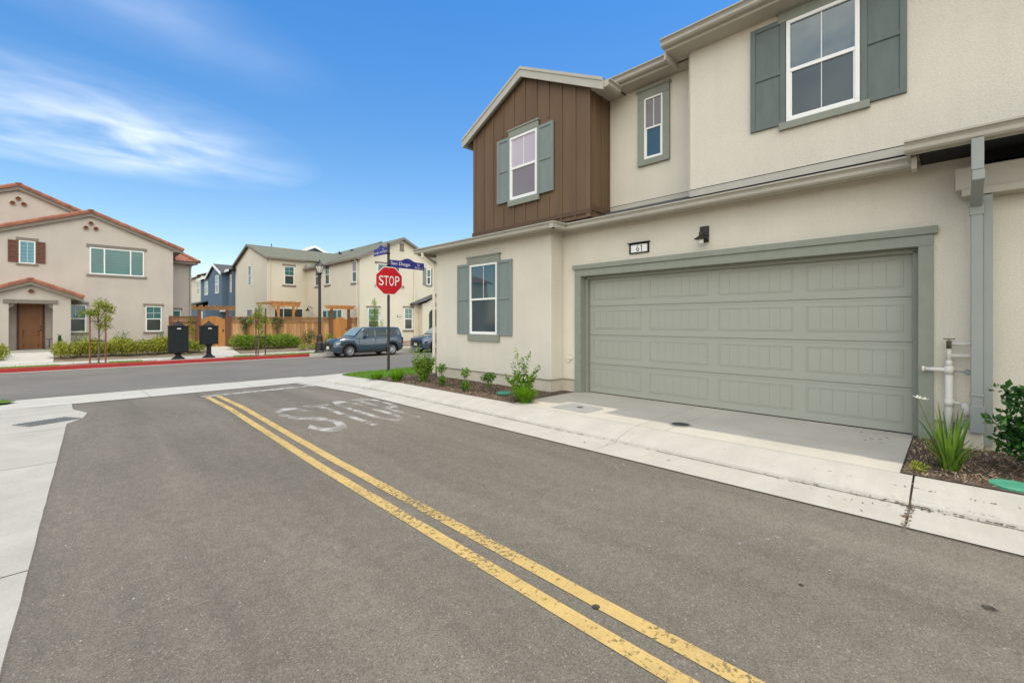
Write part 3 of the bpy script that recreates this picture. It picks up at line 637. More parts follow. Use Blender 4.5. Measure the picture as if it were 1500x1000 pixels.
# garage wall with its opening
m.M = MX(GX)
OY0, OY1, OZ = .22, 5.31, 2.50
m.prism([(-.2, .36), (OY0, .36), (OY0, OZ), (OY1, OZ), (OY1, .36), (5.72, .36), (5.72, 3.45), (-.2, 3.45)], 'y', -.25, 0)
m.M = Matrix.Identity(4)
m.box(BX, 7.3, 5.72, 9.63, .36, 3.45)                    # bump-out
m.box(7.3, 16, 9.43, 9.63, .1, 3.6)                      # end wall
m.box(UX, 16, -8, 3.04, 3.66, 5.95)                      # upper bay
m.box(VX, 16, 3.04, 4.86, 3.78, 5.95)                    # recessed bay
m.box(7.6, 16, 8.0, 8.2, 3.5, 6.0)
m.build('wall', STUC, H, bevel=.012)
m = MB(); m.box(GX + .015, GX + .2, OY1 + .0, 5.74, .0, .3575); m.box(GX + .015, GX + .2, -.2, OY0, .0, .358)
m.box(BX + .02, 7.31, 5.735, 9.61, .0, .358); m.islands('plinth', PLINTH, H)
m = MB(); m.box(BX - .004, BX + .02, 5.715, 9.635, .352, .362); m.box(GX - .004, GX + .02, OY1, 5.72, .352, .362); m.box(GX - .004, GX + .02, -.2, OY0, .352, .362)
m.box(BX, 7.2, 5.715, 5.735, .352, .362); m.islands('weep_screed', TAUPE, H)
# flashing under the upper walls
m = MB(); m.box(UX - .012, UX + .02, .3, 3.03, 3.55, 3.655); m.box(VX - .012, VX + .02, 3.05, 4.8, 3.66, 3.775); m.islands('flashing', RAKE, H)
m = MB(); m.box(UX - .006, UX, -8, 3.04, 3.655, 3.668); m.box(VX - .006, VX, 3.04, 4.84, 3.775, 3.786); m.box(UX - .02, UX, .3, 3.04, 3.535, 3.549); m.build('flashing_gap', DARK, H)
m = MB(); m.box(UX - .008, UX + .03, 3.036, 3.052, 3.56, 5.9); m.build('corner_bead', RAKE, H)
# brown board and batten gable
m = MB(); yl, yr, pk = 8.2, 4.82, 6.51
ez = 5.93; pz = ez + (8.2 - 6.51) * .5
m.prism([(yr, 3.5), (yl, 3.5), (yl, ez), (pk, pz), (yr, ez)], 'x', WX_, 8.6)
n = 10
for i in range(n + 1):
    y = yr + .025 + (yl - yr - .05) * i / n; top = min(ez + (y - yr) * .5, ez + (yl - y) * .5) + (.0)
    if i in (0, n): m.box(WX_ - .022, WX_ + .02, y - .045 + (.02 if i == 0 else -.02), y + .045 + (.02 if i == 0 else -.02), 3.5, top + .01)
    else:
        segs = [(3.5, top - .04)]
        if 6.12 - .42 < y < 6.92 + .42: segs = [(3.5, 4.10), (5.68, top - .04)]
        for a, b in segs: m.box(WX_ - .022, WX_, y - .024, y + .024, a, b)
for i in range(3): m.box(WX_ + .1 + i * .25, WX_ + .14 + i * .25, yr - .018, yr, 3.5, ez)
m.build('siding', BROWN, H, bevel=.004)
m = MB(); m.box(WX_ - .03, WX_ - .0225, yr - .03, yl + .03, 3.58, 3.66); m.box(WX_ - .02, VX, yr - .03, yr - .019, 3.62, 3.72); m.build('base_flashing', BROWN_D, H)
# brown gable roof
m = MB(); RX = 6.80; el, er, rz = 8.46, 4.46, pz + .155
def gab(y): return rz - abs(y - pk) * .5
m.slab([(RX + .03, pk, rz), (RX + .03, el, gab(el)), (12, el, gab(el)), (12, pk, rz)], .03)
m.slab([(RX + .03, er, gab(er)), (RX + .03, pk, rz), (12, pk, rz), (12, er, gab(er))], .03)
m.k = 0
m.build('gable_roof', SHING_D, H)
m = MB()
for ya in (el, er): m.prism([(pk, rz - .02), (ya, gab(ya) - .02), (ya, gab(ya) - .20), (pk, rz - .20)], 'x', RX, RX + .035)
for ya in (el, er): m.prism([(pk, rz + .014), (ya, gab(ya) + .014), (ya, gab(ya) - .045), (pk, rz - .045)], 'x', RX - .018, RX - .001)
m.build('rake_board', RAKE, H)
m = MB()
for ya in (el, er): m.slab([(RX + .036, pk, rz - .06), (RX + .036, ya, gab(ya) - .06), (WX_ + .05, ya, gab(ya) - .06), (WX_ + .05, pk, rz - .06)], .02)
m.slab([(WX_, er + .02, ez - .04), (VX + .2, er + .02, ez - .04), (VX + .2, yr, ez - .03), (WX_, yr, ez - .03)], .02)
m.islands('soffit', SOFF, H)
m = MB(); m.prism([(er - .0 + a * -1, gab(er) - .15 + b) for a, b in GPROF], 'x', RX + .04, 7.25)
m.prism([(el + a, gab(el) - .15 + b) for a, b in GPROF], 'x', RX + .07, 11); m.islands('gutter', GUT, H)
# upper roofs (low pitch, hidden from below but real)
m = MB()
m.slab([(6.83, -8, 6.05), (6.83, 3.33, 6.05), (11.5, 3.33, 7.2), (11.5, -8, 7.2)], .04)
m.slab([(7.25, 3.0, 6.05), (7.25, 5.2, 6.05), (12, 5.2, 7.3), (12, 3.0, 7.3)], .04)
m.slab([(11.5, -8, 7.2), (11.5, 3.33, 7.2), (16.2, 3.33, 6.05), (16.2, -8, 6.05)], .04)
m.slab([(12, 3.0, 7.3), (12, 8.2, 7.3), (16.2, 8.2, 6.05), (16.2, 3.0, 6.05)], .04)
m.build('roof', SHING_D, H)
m = MB(); m.box(9.0, 9.25, 4.0, 4.2, 6.4, 6.85); m.box(9.2, 9.4, 6.1, 6.3, 6.4, 6.92); m.islands('roof_vent', SHING_D, H)
m = MB()
m.box(6.86, 6.90, -8, 3.33, 5.90, 6.04); m.box(7.28, 7.32, 3.04, 4.6, 5.90, 6.04)
m.box(6.90, UX, -8, 3.33, 5.90, 5.92); m.box(7.32, VX, 3.331, 4.82, 5.90, 5.92); m.box(UX, 7.6, 3.055, 3.33, 5.90, 5.92)
m.prism([(6.86, 5.78), (7.30, 5.78), (7.34, 5.82), (7.3, 5.9), (6.86, 5.9)], 'y', 3.30, 3.335)
m.build('eave_board', SOFF, H)
m = MB(); gutter_x(m, 6.86, -8, 3.34, 5.945); gutter_x(m, 7.28, 3.34, 4.5, 5.945); m.islands('gutter', GUT, H)
# lower roof skirts
m = MB()
m.slab([(6.93, .3, 3.44), (6.93, 5.42, 3.44), (VX, 5.42, 3.70), (VX, .3, 3.70)], .03)
m.slab([(6.56, 5.42, 3.44), (6.56, 10.06, 3.44), (8.2, 10.06, 3.72), (8.2, 5.42, 3.72)], .03)
m.slab([(8.2, 8.2, 3.72), (8.2, 10.06, 3.72), (16, 10.06, 3.72), (16, 8.2, 3.9)], .03)
m.islands('lower_roof', SHING_D, H)
m = MB(); m.box(6.58, 6.6, 5.45, 10.04, 3.30, 3.40); m.box(6.6, BX, 5.45, 10.04, 3.36, 3.38); m.box(6.95, 6.97, .3, 5.45, 3.30, 3.40); m.box(6.97, GX, .3, 5.45, 3.36, 3.38)
m.box(6.6, 16, 9.63, 10.04, 3.361, 3.381); m.box(6.58, 16, 10.04, 10.06, 3.28, 3.42); m.box(6.6, 6.95, 5.43, 5.45, 3.3, 3.4); m.islands('soffit', SOFF, H)
m = MB(); gutter_x(m, 6.59, 5.34, 10.10, 3.315); gutter_x(m, 6.96, .3, 5.34, 3.315)
m.prism([(5.44 - a, 3.315 + b) for a, b in GPROF], 'x', 6.48, 6.93)
m.islands('gutter', GUT, H)
# downspout at the far corner of the bump-out
m = MB(); m.tube([(6.53, 9.75, 3.32), (6.53, 9.75, 3.22), (6.80, 9.68, 3.02), (6.82, 9.66, 2.9), (6.82, 9.66, .2)], .04, 8); m.build('downspout', CREAM, H)
# porch roof at the right end
m = MB(); m.slab([(6.40, -8, 3.46), (6.40, .36, 3.46), (UX, .36, 3.66), (UX, -8, 3.66)], .03); m.build('porch_roof', SHING_D, H)
m = MB(); m.box(6.44, 6.47, -8, .33, 3.33, 3.44); m.box(6.44, 7.25, .33, .36, 3.34, 3.455); m.prism([(6.62, 3.22), (6.7, 3.2), (6.75, 3.34), (6.60, 3.34)], 'y', .28, .325); m.build('fascia', SOFF, H)
m = MB(); gutter_x(m, 6.45, -8, .37, 3.34); m.islands('gutter', GUT, H)
m = MB(); m.box(6.6, 7.25, -8, .27, 3.40, 3.415); m.box(7.2, 7.25, -8, -.2, 3.2, 3.4); m.build('porch_eave_shade', DARK, H)  # near-black sheets stand in for the shade inside the open porch eave
m = MB(); m.box(6.98, 7.16, -8, -.02, 2.98, 3.22); m.box(6.95, 7.18, -8, -.07, 2.90, 2.978); m.build('beam', SOFF, H, bevel=.006)
m = MB(); m.box(6.97, 7.02, -.305, -.235, .2, 2.89); m.box(7.05, 7.12, -.14, -.02, .2, .42); m.islands('corner_board', DSP, H)
m = MB(); m.box(7.20, 7.4, -8, -.2, .14, 3.3); m.build('porch_wall', STUC, H)
m = MB(); m.box(7.02, 7.19, -8, -.235, .12, .50); m.box(6.95, 7.08, -.235, -.05, .08, .34); m.islands('footing', PLINTH, H, bevel=.01)
m = MB(); m.box(6.34, 6.42, -.22, -.13, 3.03, 3.34); m.prism([(6.345, 3.03), (6.415, 3.03), (6.99, 2.86), (6.99, 2.78), (6.94, 2.76), (6.345, 2.93)], 'y', -.225, -.136)
m.box(6.93, 7.01, -.232, -.14, .33, 2.79); m.box(6.922, 7.018, -.24, -.13, 2.68, 2.80); m.box(6.922, 7.015, -.24, -.132, .72, .745); m.box(6.918, 7.018, -.242, -.13, .325, .62)
m.build('downspout', DSP, H, bevel=.006)
# garage trim and door
m = MB(); m.M = MX(GX)
m.box(.16, .295, -.2, .045, .12, 2.43); m.box(5.245, 5.385, -.2, .045, .12, 2.43)
m.box(.16, 5.385, -.2, .045, 2.43, 2.565); m.box(.12, 5.425, 0, .075, 2.565, 2.655)
m.box(.295, .35, -.19, -.12, .12, 2.40); m.box(5.19, 5.245, -.19, -.12, .12, 2.40); m.box(.295, 5.245, -.19, -.12, 2.375, 2.43)
m.build('garage_trim', TRIM, H, bevel=.006)
DXD = 7.46
gd = MB(); gd.M = MX(DXD); nsec = 4; dz0, dz1 = .125, 2.41; hs = (dz1 - dz0) / nsec
gd.box(.3, 5.24, -.05, -.012, dz0, dz1)
pw = 1.04; mg = .14; gap = (4.94 - 4 * pw - 2 * mg) / 3
for i in range(nsec):
    z0 = dz0 + i * hs + .004; z1 = dz0 + (i + 1) * hs - .004
    gd.box(.302, 5.238, -.012, 0, z0, z1)
    gd.box(.302, 5.238, 0, .004, z1 - .03, z1 - .004)
    gd.box(.302, 5.238, 0, .004, z0 + .004, z0 + .03)
    for j in range(4):
        a = .3 + mg + j * (pw + gap); b = a + pw; za = z0 + .12; zb = z1 - .085
        for (p, q, r, s) in ((a, b, za, za + .014), (a, b, zb - .014, zb), (a, a + .014, za + .014, zb - .014), (b - .014, b, za + .014, zb - .014)): gd.box(p, q, 0, .007, r, s)
        npl = 7; pwid = (pw - .044) / npl
        for k in range(npl): gd.box(a + .022 + k * pwid + .0025, a + .022 + (k + 1) * pwid - .0025, 0, .0035, za + .020, zb - .020)
gd.build('garage_door', GDOOR, H, bevel=.003)
m = MB(); m.box(DXD - .01, DXD + .06, .3, 5.24, .118, .127); m.k = 1; m.box(7.52, 7.6, .1, 5.4, .1, 2.6); m.build('door_seal', [DARK, DARK], H)
# windows of the near house
window(H, MX(BX), 7.27, 8.22, 1.24, 2.88, (GL, GL_LOW), header=(.09, .09, .20), sill=(.07, .06, .16), shut=[(6.80, 7.265, 1.22, 2.90), (8.225, 8.70, 1.24, 2.92)], shm=SHUT_LT)
window(H, MX(WX_ - .02), 6.12, 6.92, 4.19, 5.56, (GL_PINK, GL_GREY), header=(.03, .03, .18), sill=(.05, .05, .13), shut=[(5.69, 6.115, 4.17, 5.58), (6.925, 7.33, 4.18, 5.60)], shm=SHUT_LT, fw=.05)
w3 = window(H, MX(VX), 3.70, 4.06, 4.53, 5.65, (GL_GREY, GL), header=(.13, .13, .18), sill=(.13, .13, .11), fw=.03)
m = MB(); m.M = MX(VX); m.box(3.57, 3.698, 0, .045, 4.53, 5.65); m.box(4.062, 4.19, 0, .045, 4.53, 5.65); m.build('casing', TRIM, w3, bevel=.005)
window(H, MX(UX), .84, 1.66, 4.33, 5.74, (GL, GL_LOW), header=(.10, .10, .17), sill=(.10, .09, .10), shut=[(.39, .83, 4.29, 5.80), (1.67, 2.12, 4.31, 5.80)], fw=.05, vm=2)
m = MB(); m.box(7.45 - .21, 7.25, 5.50, 5.60, .86, .9); m.box(7.21, 7.25, 5.52, 5.58, .72, .76); m.box(7.22, 7.25, 5.46, 5.62, .77, .82); m.build('hose_outlet', CREAM, H, bevel=.004)
# house number and wall lamp
t = thing('house_number', 'small white house number plate reading 61 above the sage green garage door', 'house number', (GX, 3.98, 2.76))
m = MB(); m.M = MX(GX)
m.box(3.79, 4.17, 0, .03, 2.755, 2.775); m.box(3.79, 4.17, 0, .03, 2.915, 2.935); m.box(3.79, 3.815, 0, .03, 2.775, 2.915); m.box(4.145, 4.17, 0, .03, 2.775, 2.915); m.box(3.77, 4.19, 0, .06, 2.935, 2.95); m.build('frame', BLK, t)
m = MB(); m.M = MX(GX); m.box(3.815, 4.145, 0, .015, 2.775, 2.915); m.build('plate', WHITE, t)
m = MB(); put_text(m, '6', lambda a, b: (GX - .0165, 4.035 - a * .055, 2.79 + b * .11)); m.box(GX - .018, GX - .0165, 3.925, 3.938, 2.79, 2.90); m.box(GX - .018, GX - .0165, 3.938, 3.95, 2.875, 2.888); m.build('digits', BLK, t)
t = thing('wall_lamp', 'dark bronze wall lantern with glass jar mounted above the sage green garage door', 'wall lamp', (GX, 2.83, 2.75))
m = MB(); m.M = MX(GX); m.box(2.76, 2.90, 0, .03, 2.80, 3.06); m.build('back_plate', BRONZE, t, bevel=.005)
m = MB(); m.tube([(GX - .03, 2.83, 2.90), (GX - .10, 2.83, 2.94), (GX - .15, 2.83, 2.92)], .012, 8); m.lathe([(.03, .02), (.03, -.03), (.05, -.05), (.105, -.085), (.10, -.09), (0, -.07)], (GX - .15, 2.83, 2.93), 18); m.build('lamp_shade', BRONZE, t)
m = MB(); m.lathe([(.028, 0), (.04, -.03), (.04, -.08), (.02, -.10)], (GX - .15, 2.83, 2.855), 14); m.build('glass_jar', LAMPG, t, smooth=True)
# white plastic standpipe beside the garage
t = thing('standpipe', 'white plastic standpipe with brass tap against the wall right of the garage', 'standpipe', (7.12, .03, .14))
m = MB(); c = (7.14, .03)
m.tube([(c[0], c[1], .12), (c[0], c[1], .96)], .036, 14); m.tube([(c[0], c[1], .93), (c[0], c[1], 1.02)], .044, 14); m.tube([(c[0], c[1], 1.02), (c[0], c[1], 1.09)], [.036, .026], 12); m.tube([(c[0], c[1], .56), (c[0], c[1], .64)], .043, 14)
m.tube([(c[0], c[1] + .20, .975), (c[0], c[1] - .03, .975)], .024, 10); m.tube([(c[0], c[1] + .205, .975), (c[0], c[1] + .23, .975)], .034, 10)
m.tube([(c[0], c[1] - .02, 1.14), (c[0], c[1] - .25, 1.14)], .022, 10); m.tube([(c[0], c[1] - .02, 1.275), (c[0], c[1] - .25, 1.275)], .018, 10); m.tube([(c[0], c[1], 1.08), (c[0], c[1], 1.26)], [.026, .02], 10)
m.build('pipe', PVC, t, smooth=True)
m = MB(); m.tube([(c[0] - .01, c[1], 1.22), (c[0] - .01, c[1], 1.31)], .022, 10); m.tube([(c[0] - .05, c[1] + .01, 1.24), (c[0], c[1], 1.26)], .016, 8); m.bar((c[0] - .01, c[1] - .05, 1.33), (c[0] - .01, c[1] + .05, 1.33), .014, .012); m.bar((c[0] - .01, c[1], 1.30), (c[0] - .01, c[1], 1.335), .012, .012); m.build('tap', BRASS, t)
m = MB(); m.tube([(c[0], c[1] - .03, .97), (c[0] - .02, c[1] - .12, .96)], .010, 8); m.lathe([(.0, -.01), (.035, -.008), (.035, .008), (0, .01)], (c[0] - .02, c[1] - .15, .96), 12, 'x'); m.build('valve', GREY_M, t)
m = MB(); m.tube([(c[0], c[1] - .03, .61), (c[0] - .01, c[1] - .10, .60)], .016, 8); m.tube([(c[0] - .01, c[1] - .12, .61), (c[0] - .01, c[1] - .14, .52), (c[0] - .01, c[1] - .13, .45)], [.03, .035, .01], 10); m.build('hose_bib', PVC, t, smooth=True)

# ------------------------------------------------------------------ stop sign with street name blades
SX, SY, SZ = 6.91, 12.14, .02
t = thing('stop_sign', 'red octagonal stop sign on a dark post with two blue street name blades', 'stop sign', (SX, SY, SZ))
m = MB(); m.bar((SX, SY, SZ - .3), (SX, SY, 3.92), .062, .062); m.build('post', POSTM, t, bevel=.006)
yaw = R(-9)
def ST(a, b, n=0):    # sign plane: a along +X-ish, b up, n towards the alley
    return (SX + a * math.cos(yaw) + n * math.sin(yaw), SY - .04 + a * math.sin(yaw) - n * math.cos(yaw), 2.775 + b)
def octa(r): return [(r * math.cos(R(22.5 + 45 * i)), r * math.sin(R(22.5 + 45 * i))) for i in range(8)]
def plate(mb, pts, n0, n1):
    k = len(pts); mb.add([ST(a, b, n0) for a, b in pts] + [ST(a, b, n1) for a, b in pts], [tuple(range(k)), tuple(range(2 * k - 1, k - 1, -1))] + [(i, (i + 1) % k, k + (i + 1) % k, k + i) for i in range(k)])
rr = .42 / math.cos(R(22.5))
m = MB(); plate(m, octa(rr), 0, .004); m.k = 1; plate(m, octa(rr - .022), .0042, .0056); sp = m.build('sign_plate', [SIGNW, RED], t)
m = MB()
for ch, a, b in (('S', -.32, -.175), ('T', -.165, -.02), ('O', .0, .145), ('P', .185, .32)):
    put_text(m, ch, lambda p, q, a=a, b=b: ST(a + (b - a) * p, -.145 + .29 * q, .0075))
m.build('lettering', SIGNW, sp)
m = MB()
for b in (.34, -.34): m.lathe([(.014, 0), (.014, .01), (.006, .014)], ST(0, b, .006), 8, 'y')
m.islands('bolt', GREY_M, sp)
def blade(P, words, name='street_name_blade'):
    top = []; Lb = 1.0
    for i in range(13):
        q = i / 12; top.append((.30 * Lb + q * .42 * Lb, .215 + .085 * math.sin(math.pi * q) ** 1.3))
    pts = [(0, 0), (Lb, 0), (Lb, .21), (.76 * Lb, .215)] + top[::-1][1:-1] + [(.28 * Lb, .215), (0, .21)]
    mb = MB(); k = len(pts)
    mb.add([P(a, b, -.003) for a, b in pts] + [P(a, b, .003) for a, b in pts], [tuple(range(k)), tuple(range(2 * k - 1, k - 1, -1))] + [(i, (i + 1) % k, k + (i + 1) % k, k + i) for i in range(k)])
    bl = mb.build(name, SIGNB, t)
    mt = MB()
    for s, a, b, c, d in words: put_text(mt, s, lambda p, q, a=a, b=b, c=c, d=d: P(a + (b - a) * p, c + (d - c) * q, .0045))
    mt.build('lettering', SIGNW, bl); return bl
def B1(a, b, n): return (SX + .04 + a * 1.17 * math.cos(R(-5)), SY - n + a * 1.17 * math.sin(R(-5)), 3.20 + b * 1.06 - a * .02)
blade(B1, [('San Diego', .03, .58, .05, .17), ('Dr', .80, .88, .115, .175), ('5d IV', .72, .89, .03, .08), ('→', .91, .97, .04, .065)])
def B2(a, b, n): return (SX - n - .0, SY + .04 + .86 - a * .86, 3.60 + b * 1.05)
blade(B2, [('Logi', .06, .36, .05, .12), ('arroyo', .46, .95, .05, .11), ('Dr', .64, .72, .135, .195)])
m = MB(); m.box(SX - .036, SX + .036, SY - .036, SY + .036, 3.22, 3.26); m.box(SX - .036, SX + .036, SY - .036, SY + .036, 3.58, 3.63); m.islands('bracket', BLK, t)

# ------------------------------------------------------------------ left house with terracotta roofs
T1 = thing('stucco_house', 'tan stucco house with terracotta tile gables and a stained wooden front door', 'house', (0, 33, 0))
YL = 32.0; FP, FZ, FS = .95, 7.17, .40          # front gable: ridge x, wall peak, pitch
m = MB()
fx0, fx1 = -3.4, 4.40
m.prism([(fx0, -.1), (fx1, -.1), (fx1, FZ - (fx1 - FP) * FS), (FP, FZ), (fx0, FZ - (FP - fx0) * FS)], 'y', YL, 42)
BP, BZ, BS = -1.65, 8.34, .43
m.prism([(-9, -.1), (3.6, -.1), (3.6, BZ - (3.6 - BP) * BS), (BP, BZ), (-9, BZ - (-BP + 9) * BS + .6)], 'y', 33.6, 44)
m.box(-16, -9, 33.0, 44, -.1, 5.4)
m.box(3.4, 5.62, 34.6, 43, -.1, 5.35)
m.build('wall', STUC_TAN, T1)
def gable_y(mb, y0, y1, xp, zp, s, xl, xr, th=.10, up=0):
    zl = zp - (xp - xl) * s; zr_ = zp - (xr - xp) * s
    mb.slab([(xl, y0, zl + up), (xp, y0, zp + up), (xp, y1, zp + up), (xl, y1, zl + up)], th)
    mb.slab([(xp, y0, zp + up), (xr, y0, zr_ + up), (xr, y1, zr_ + up), (xp, y1, zp + up)], th)
m = MB(); gable_y(m, YL - .12, 42, FP, FZ + .12, FS, fx0 - .4, fx1 + .46, .08); gable_y(m, 33.48, 44, BP, BZ + .12, BS, -9.4, 3.9, .08)
m.slab([(-16.4, 32.6, 5.4), (-9, 32.6, 5.4), (-9, 38, 7.2), (-16.4, 38, 7.2)], .1); m.slab([(-16.4, 38, 7.2), (-9, 38, 7.2), (-9, 44, 5.4), (-16.4, 44, 5.4)], .1)
m.build('roof', TILE, T1)
def zF(x, z0, xp, s): return z0 - abs(x - xp) * s
for xp_, yp_, zp_, sp_, xs_ in ((FP, YL - .10, FZ, FS, (fx0 - .4, fx1 + .46)), (BP, 33.5, BZ, BS, (-9.4, 3.4))):
    for xa in xs_:
        m = MB(); rake_tiles(m, (xa, yp_, zF(xa, zp_ + .13, xp_, sp_)), (xp_, yp_, zp_ + .13), .105, .38); m.build('rake_tile', TILE, T1)
    m = MB(); m.lathe([(.14, 0), (.13, .06), (0, .09)], (xp_, yp_, zp_ + .16), 10); m.build('ridge_cap', TILE, T1)
m = MB()
for xa in (fx0 - .4, fx1 + .46): m.prism([(xa, zF(xa, FZ + .04, FP, FS)), (FP, FZ + .04), (FP, FZ - .13), (xa, zF(xa, FZ - .13, FP, FS))], 'y', YL - .16, YL - .002)
for xa in (-9.4, 3.6): m.prism([(xa, zF(xa, BZ + .04, BP, BS)), (BP, BZ + .04), (BP, BZ - .13), (xa, zF(xa, BZ - .13, BP, BS))], 'y', 33.44, 33.598)
m.prism([(fx1 + .0, FZ - (fx1 - FP) * FS - .22), (fx1 + .42, FZ - (fx1 - FP) * FS - .22), (fx1 + .42, FZ - (fx1 - FP) * FS - .07), (fx1, FZ - (fx1 - FP) * FS + .06)], 'y', YL - .15, 42)
m.box(3.4, 5.95, 34.15, 34.6, 5.18, 5.32)
m.build('fascia', TAUPE, T1)
# rear wing roof with corrugated tiles and a hip
m = MB(); n = 46
for i in range(n):
    pass
vs = []; fs = []; cols_, rows_ = 60, 14
for j in range(rows_ + 1):
    for i in range(cols_ + 1):
        q = j / rows_; x = 3.2 + (6.0 - 1.35 * q - 3.2) * i / cols_; y = 34.1 + 2.6 * q; z = 5.33 + 1.2 * q + .035 * abs(math.sin((x) * math.pi / .17)) - .03 * ((j * 1.0) % 2)
        vs.append((x, y, z))
for j in range(rows_):
    for i in range(cols_): a = j * (cols_ + 1) + i; fs.append((a, a + 1, a + cols_ + 2, a + cols_ + 1))
m.add(vs, fs); m.slab([(6.0, 34.1, 5.33), (4.65, 36.7, 6.53), (4.65, 40.2, 6.53), (6.0, 43, 5.33)], .06)
rake_tiles(m, (6.0, 34.1, 5.36), (4.65, 36.7, 6.56), .10, .36)
m.build('hip_roof', TILE, T1, recalc=True)
m = MB(); gutter_x(m, 0, 0, .001, -50) if False else None
m.tube([(5.72, 34.5, 5.3), (5.66, 34.55, 5.05), (5.64, 34.56, 4.9), (5.64, 34.56, 0)], .05, 8); m.build('downspout', RAKE, T1)
# clay vents
for (cx, cz, y) in ((FP, FZ - .62, YL), (BP - .02, BZ - .7, 33.6)):
    for dx, dz in ((0, .13), (-.19, -.12), (.19, -.12)):
        m = MB(); m.lathe([(.0, -.02), (.085, -.02), (.10, -.10), (.075, -.10), (.07, -.03)], (cx + dx, y, cz + dz), 12, 'y'); m.k = 1; m.lathe([(0, -.025), (.07, -.026)], (cx + dx, y, cz + dz), 12, 'y'); m.build('vent_pipe', [CLAY, DARK], T1)
window(T1, MY(YL), .90, 3.10, 4.05, 5.45, (GL_TEAL, GL_TEAL), cols=(1, 2.05, 1), dh=False, header=(.12, .12, .17), sill=(.12, .12, .12), tm=TAUPE, vm=False, cap=False, fw=.055)
window(T1, MY(YL), -1.57, -1.03, 4.38, 5.48, (GL_BLUE, GL_BLUE), dh=False, header=(.1, .1, .15), sill=(.1, .1, .09), tm=TAUPE, shut=[(-1.93, -1.6, 4.42, 5.48), (-1.01, -.69, 4.42, 5.48)], shm=WOODB, cap=False, panel_rows=4, vm=True)
window(T1, MY(YL), 3.16, 3.88, 1.0, 2.42, (GL_TEAL, GL_TEAL2), header=(.09, .09, .15), sill=(.09, .09, .11), tm=TAUPE, cap=False, grid=1)
window(T1, MY(YL), -.02, .78, 1.0, 2.42, (GL_TEAL, GL_TEAL2), header=(.09, .09, .15), sill=(.09, .09, .11), tm=TAUPE, cap=False)
window(T1, MY(34.6), 4.2, 5.14, .9, 2.28, (GL_TEAL, GL_TEAL2), header=(.09, .09, .15), tm=TAUPE, cap=False)
for a_ in (-14.2, -11.6): window(T1, MY(33.0), a_, a_ + 1.2, 1.0, 2.4, (GL_TEAL, GL_TEAL2), header=(.09, .09, .15), sill=(.09, .09, .11), tm=TAUPE, cap=False)
window(T1, MY(33.6), -7.2, -5.6, 1.0, 2.4, (GL_TEAL, GL_TEAL2), header=(.09, .09, .15), sill=(.09, .09, .11), tm=TAUPE, cap=False); window(T1, MY(33.6), -6.9, -5.9, 4.1, 5.2, (GL_TEAL, GL_TEAL2), header=(.09, .09, .15), sill=(.09, .09, .11), tm=TAUPE, cap=False)
# porch
PY = 30.75; PP, PZ, PS = -1.14, 3.40, .42
m = MB()
m.prism([(-2.45, .0), (-1.83, .0), (-1.83, 2.45), (-.42, 2.45), (-.42, .0), (.20, .0), (.20, PZ - (.20 - PP) * PS), (PP, PZ), (-2.45, PZ - (PP + 2.45) * PS)], 'y', PY, PY + .25)
m.box(-.1, .2, PY + .25, YL, 0, 2.75); m.box(-2.45, -2.15, PY + .25, YL, 0, 2.75); m.box(-2.15, -.1, YL - .6, YL, 2.5, 2.7)
m.build('porch_wall', STUC_TAN, T1)
m = MB(); gable_y(m, PY - .2, YL, PP, PZ + .11, PS, PP - 1.85, PP + 1.78, .08)
for xa in (PP - 1.85, PP + 1.78): rake_tiles(m, (xa, PY - .18, zF(xa, PZ + .12, PP, PS)), (PP, PY - .18, PZ + .12), .095, .36)
m.lathe([(.13, 0), (.12, .06), (0, .09)], (PP, PY - .18, PZ + .14), 10)
m.build('porch_roof', TILE, T1)
m = MB()
for xa in (PP - 1.85, PP + 1.78): m.prism([(xa, zF(xa, PZ + .03, PP, PS)), (PP, PZ + .03), (PP, PZ - .12), (xa, zF(xa, PZ - .12, PP, PS))], 'y', PY - .24, PY - .002)
m.box(-2.0, -.25, PY - .06, PY - .003, 2.40, 2.58)
m.prism([(-1.83, 2.4), (-1.83, 2.15), (-1.58, 2.4)], 'y', PY + .05, PY + .2); m.prism([(-.42, 2.4), (-.42, 2.15), (-.67, 2.4)], 'y', PY + .05, PY + .2)
m.box(.2, .55, PY - .1, YL, 2.62, 2.70)
m.build('porch_beam', TAUPE, T1)
m = MB(); m.lathe([(.0, -.02), (.085, -.02), (.10, -.10), (.075, -.10), (.07, -.03)], (PP + .02, PY, 2.98), 12, 'y'); m.k = 1; m.lathe([(0, -.025), (.07, -.026)], (PP + .02, PY, 2.98), 12, 'y'); m.build('vent_pipe', [CLAY, DARK], T1)
m = MB(); m.M = MY(YL); m.box(-1.56, -.80, 0, .05, .24, 2.50)
d1 = m.build('front_door', DOORW, T1)
m = MB(); m.M = MY(YL)
for (a, b, c, d) in ((-1.46, -.90, .38, .92), (-1.46, -.90, 1.04, 2.25)):
    for (p, q, r, s) in ((a, b, c, c + .05), (a, b, d - .05, d), (a, a + .05, c, d), (b - .05, b, c, d)): m.box(p, q, .05, .075, r, s)
    m.box(a + .1, b - .1, .05, .065, c + .1, d - .1)
m.build('panel', DOORW, d1)
m = MB(); m.lathe([(.035, -.05), (.035, -.12)], (-.85, YL, 1.15), 10, 'y'); m.lathe([(.03, -.05), (.03, -.08)], (-.85, YL, 1.32), 10, 'y'); m.build('handle', BLK, d1)
m = MB(); m.box(-1.64, -1.57, YL - .06, YL, .2, 2.58); m.box(-.79, -.72, YL - .06, YL, .2, 2.58); m.box(-1.57, -.79, YL - .06, YL, 2.505, 2.58); m.build('door_frame', WOODB, T1)
m = MB(); m.box(-2.44, .19, PY - .35, YL, -.05, .20); m.box(-1.9, -.35, PY - .75, PY - .352, -.08, .08); m.build('porch_step', CONC, T1)
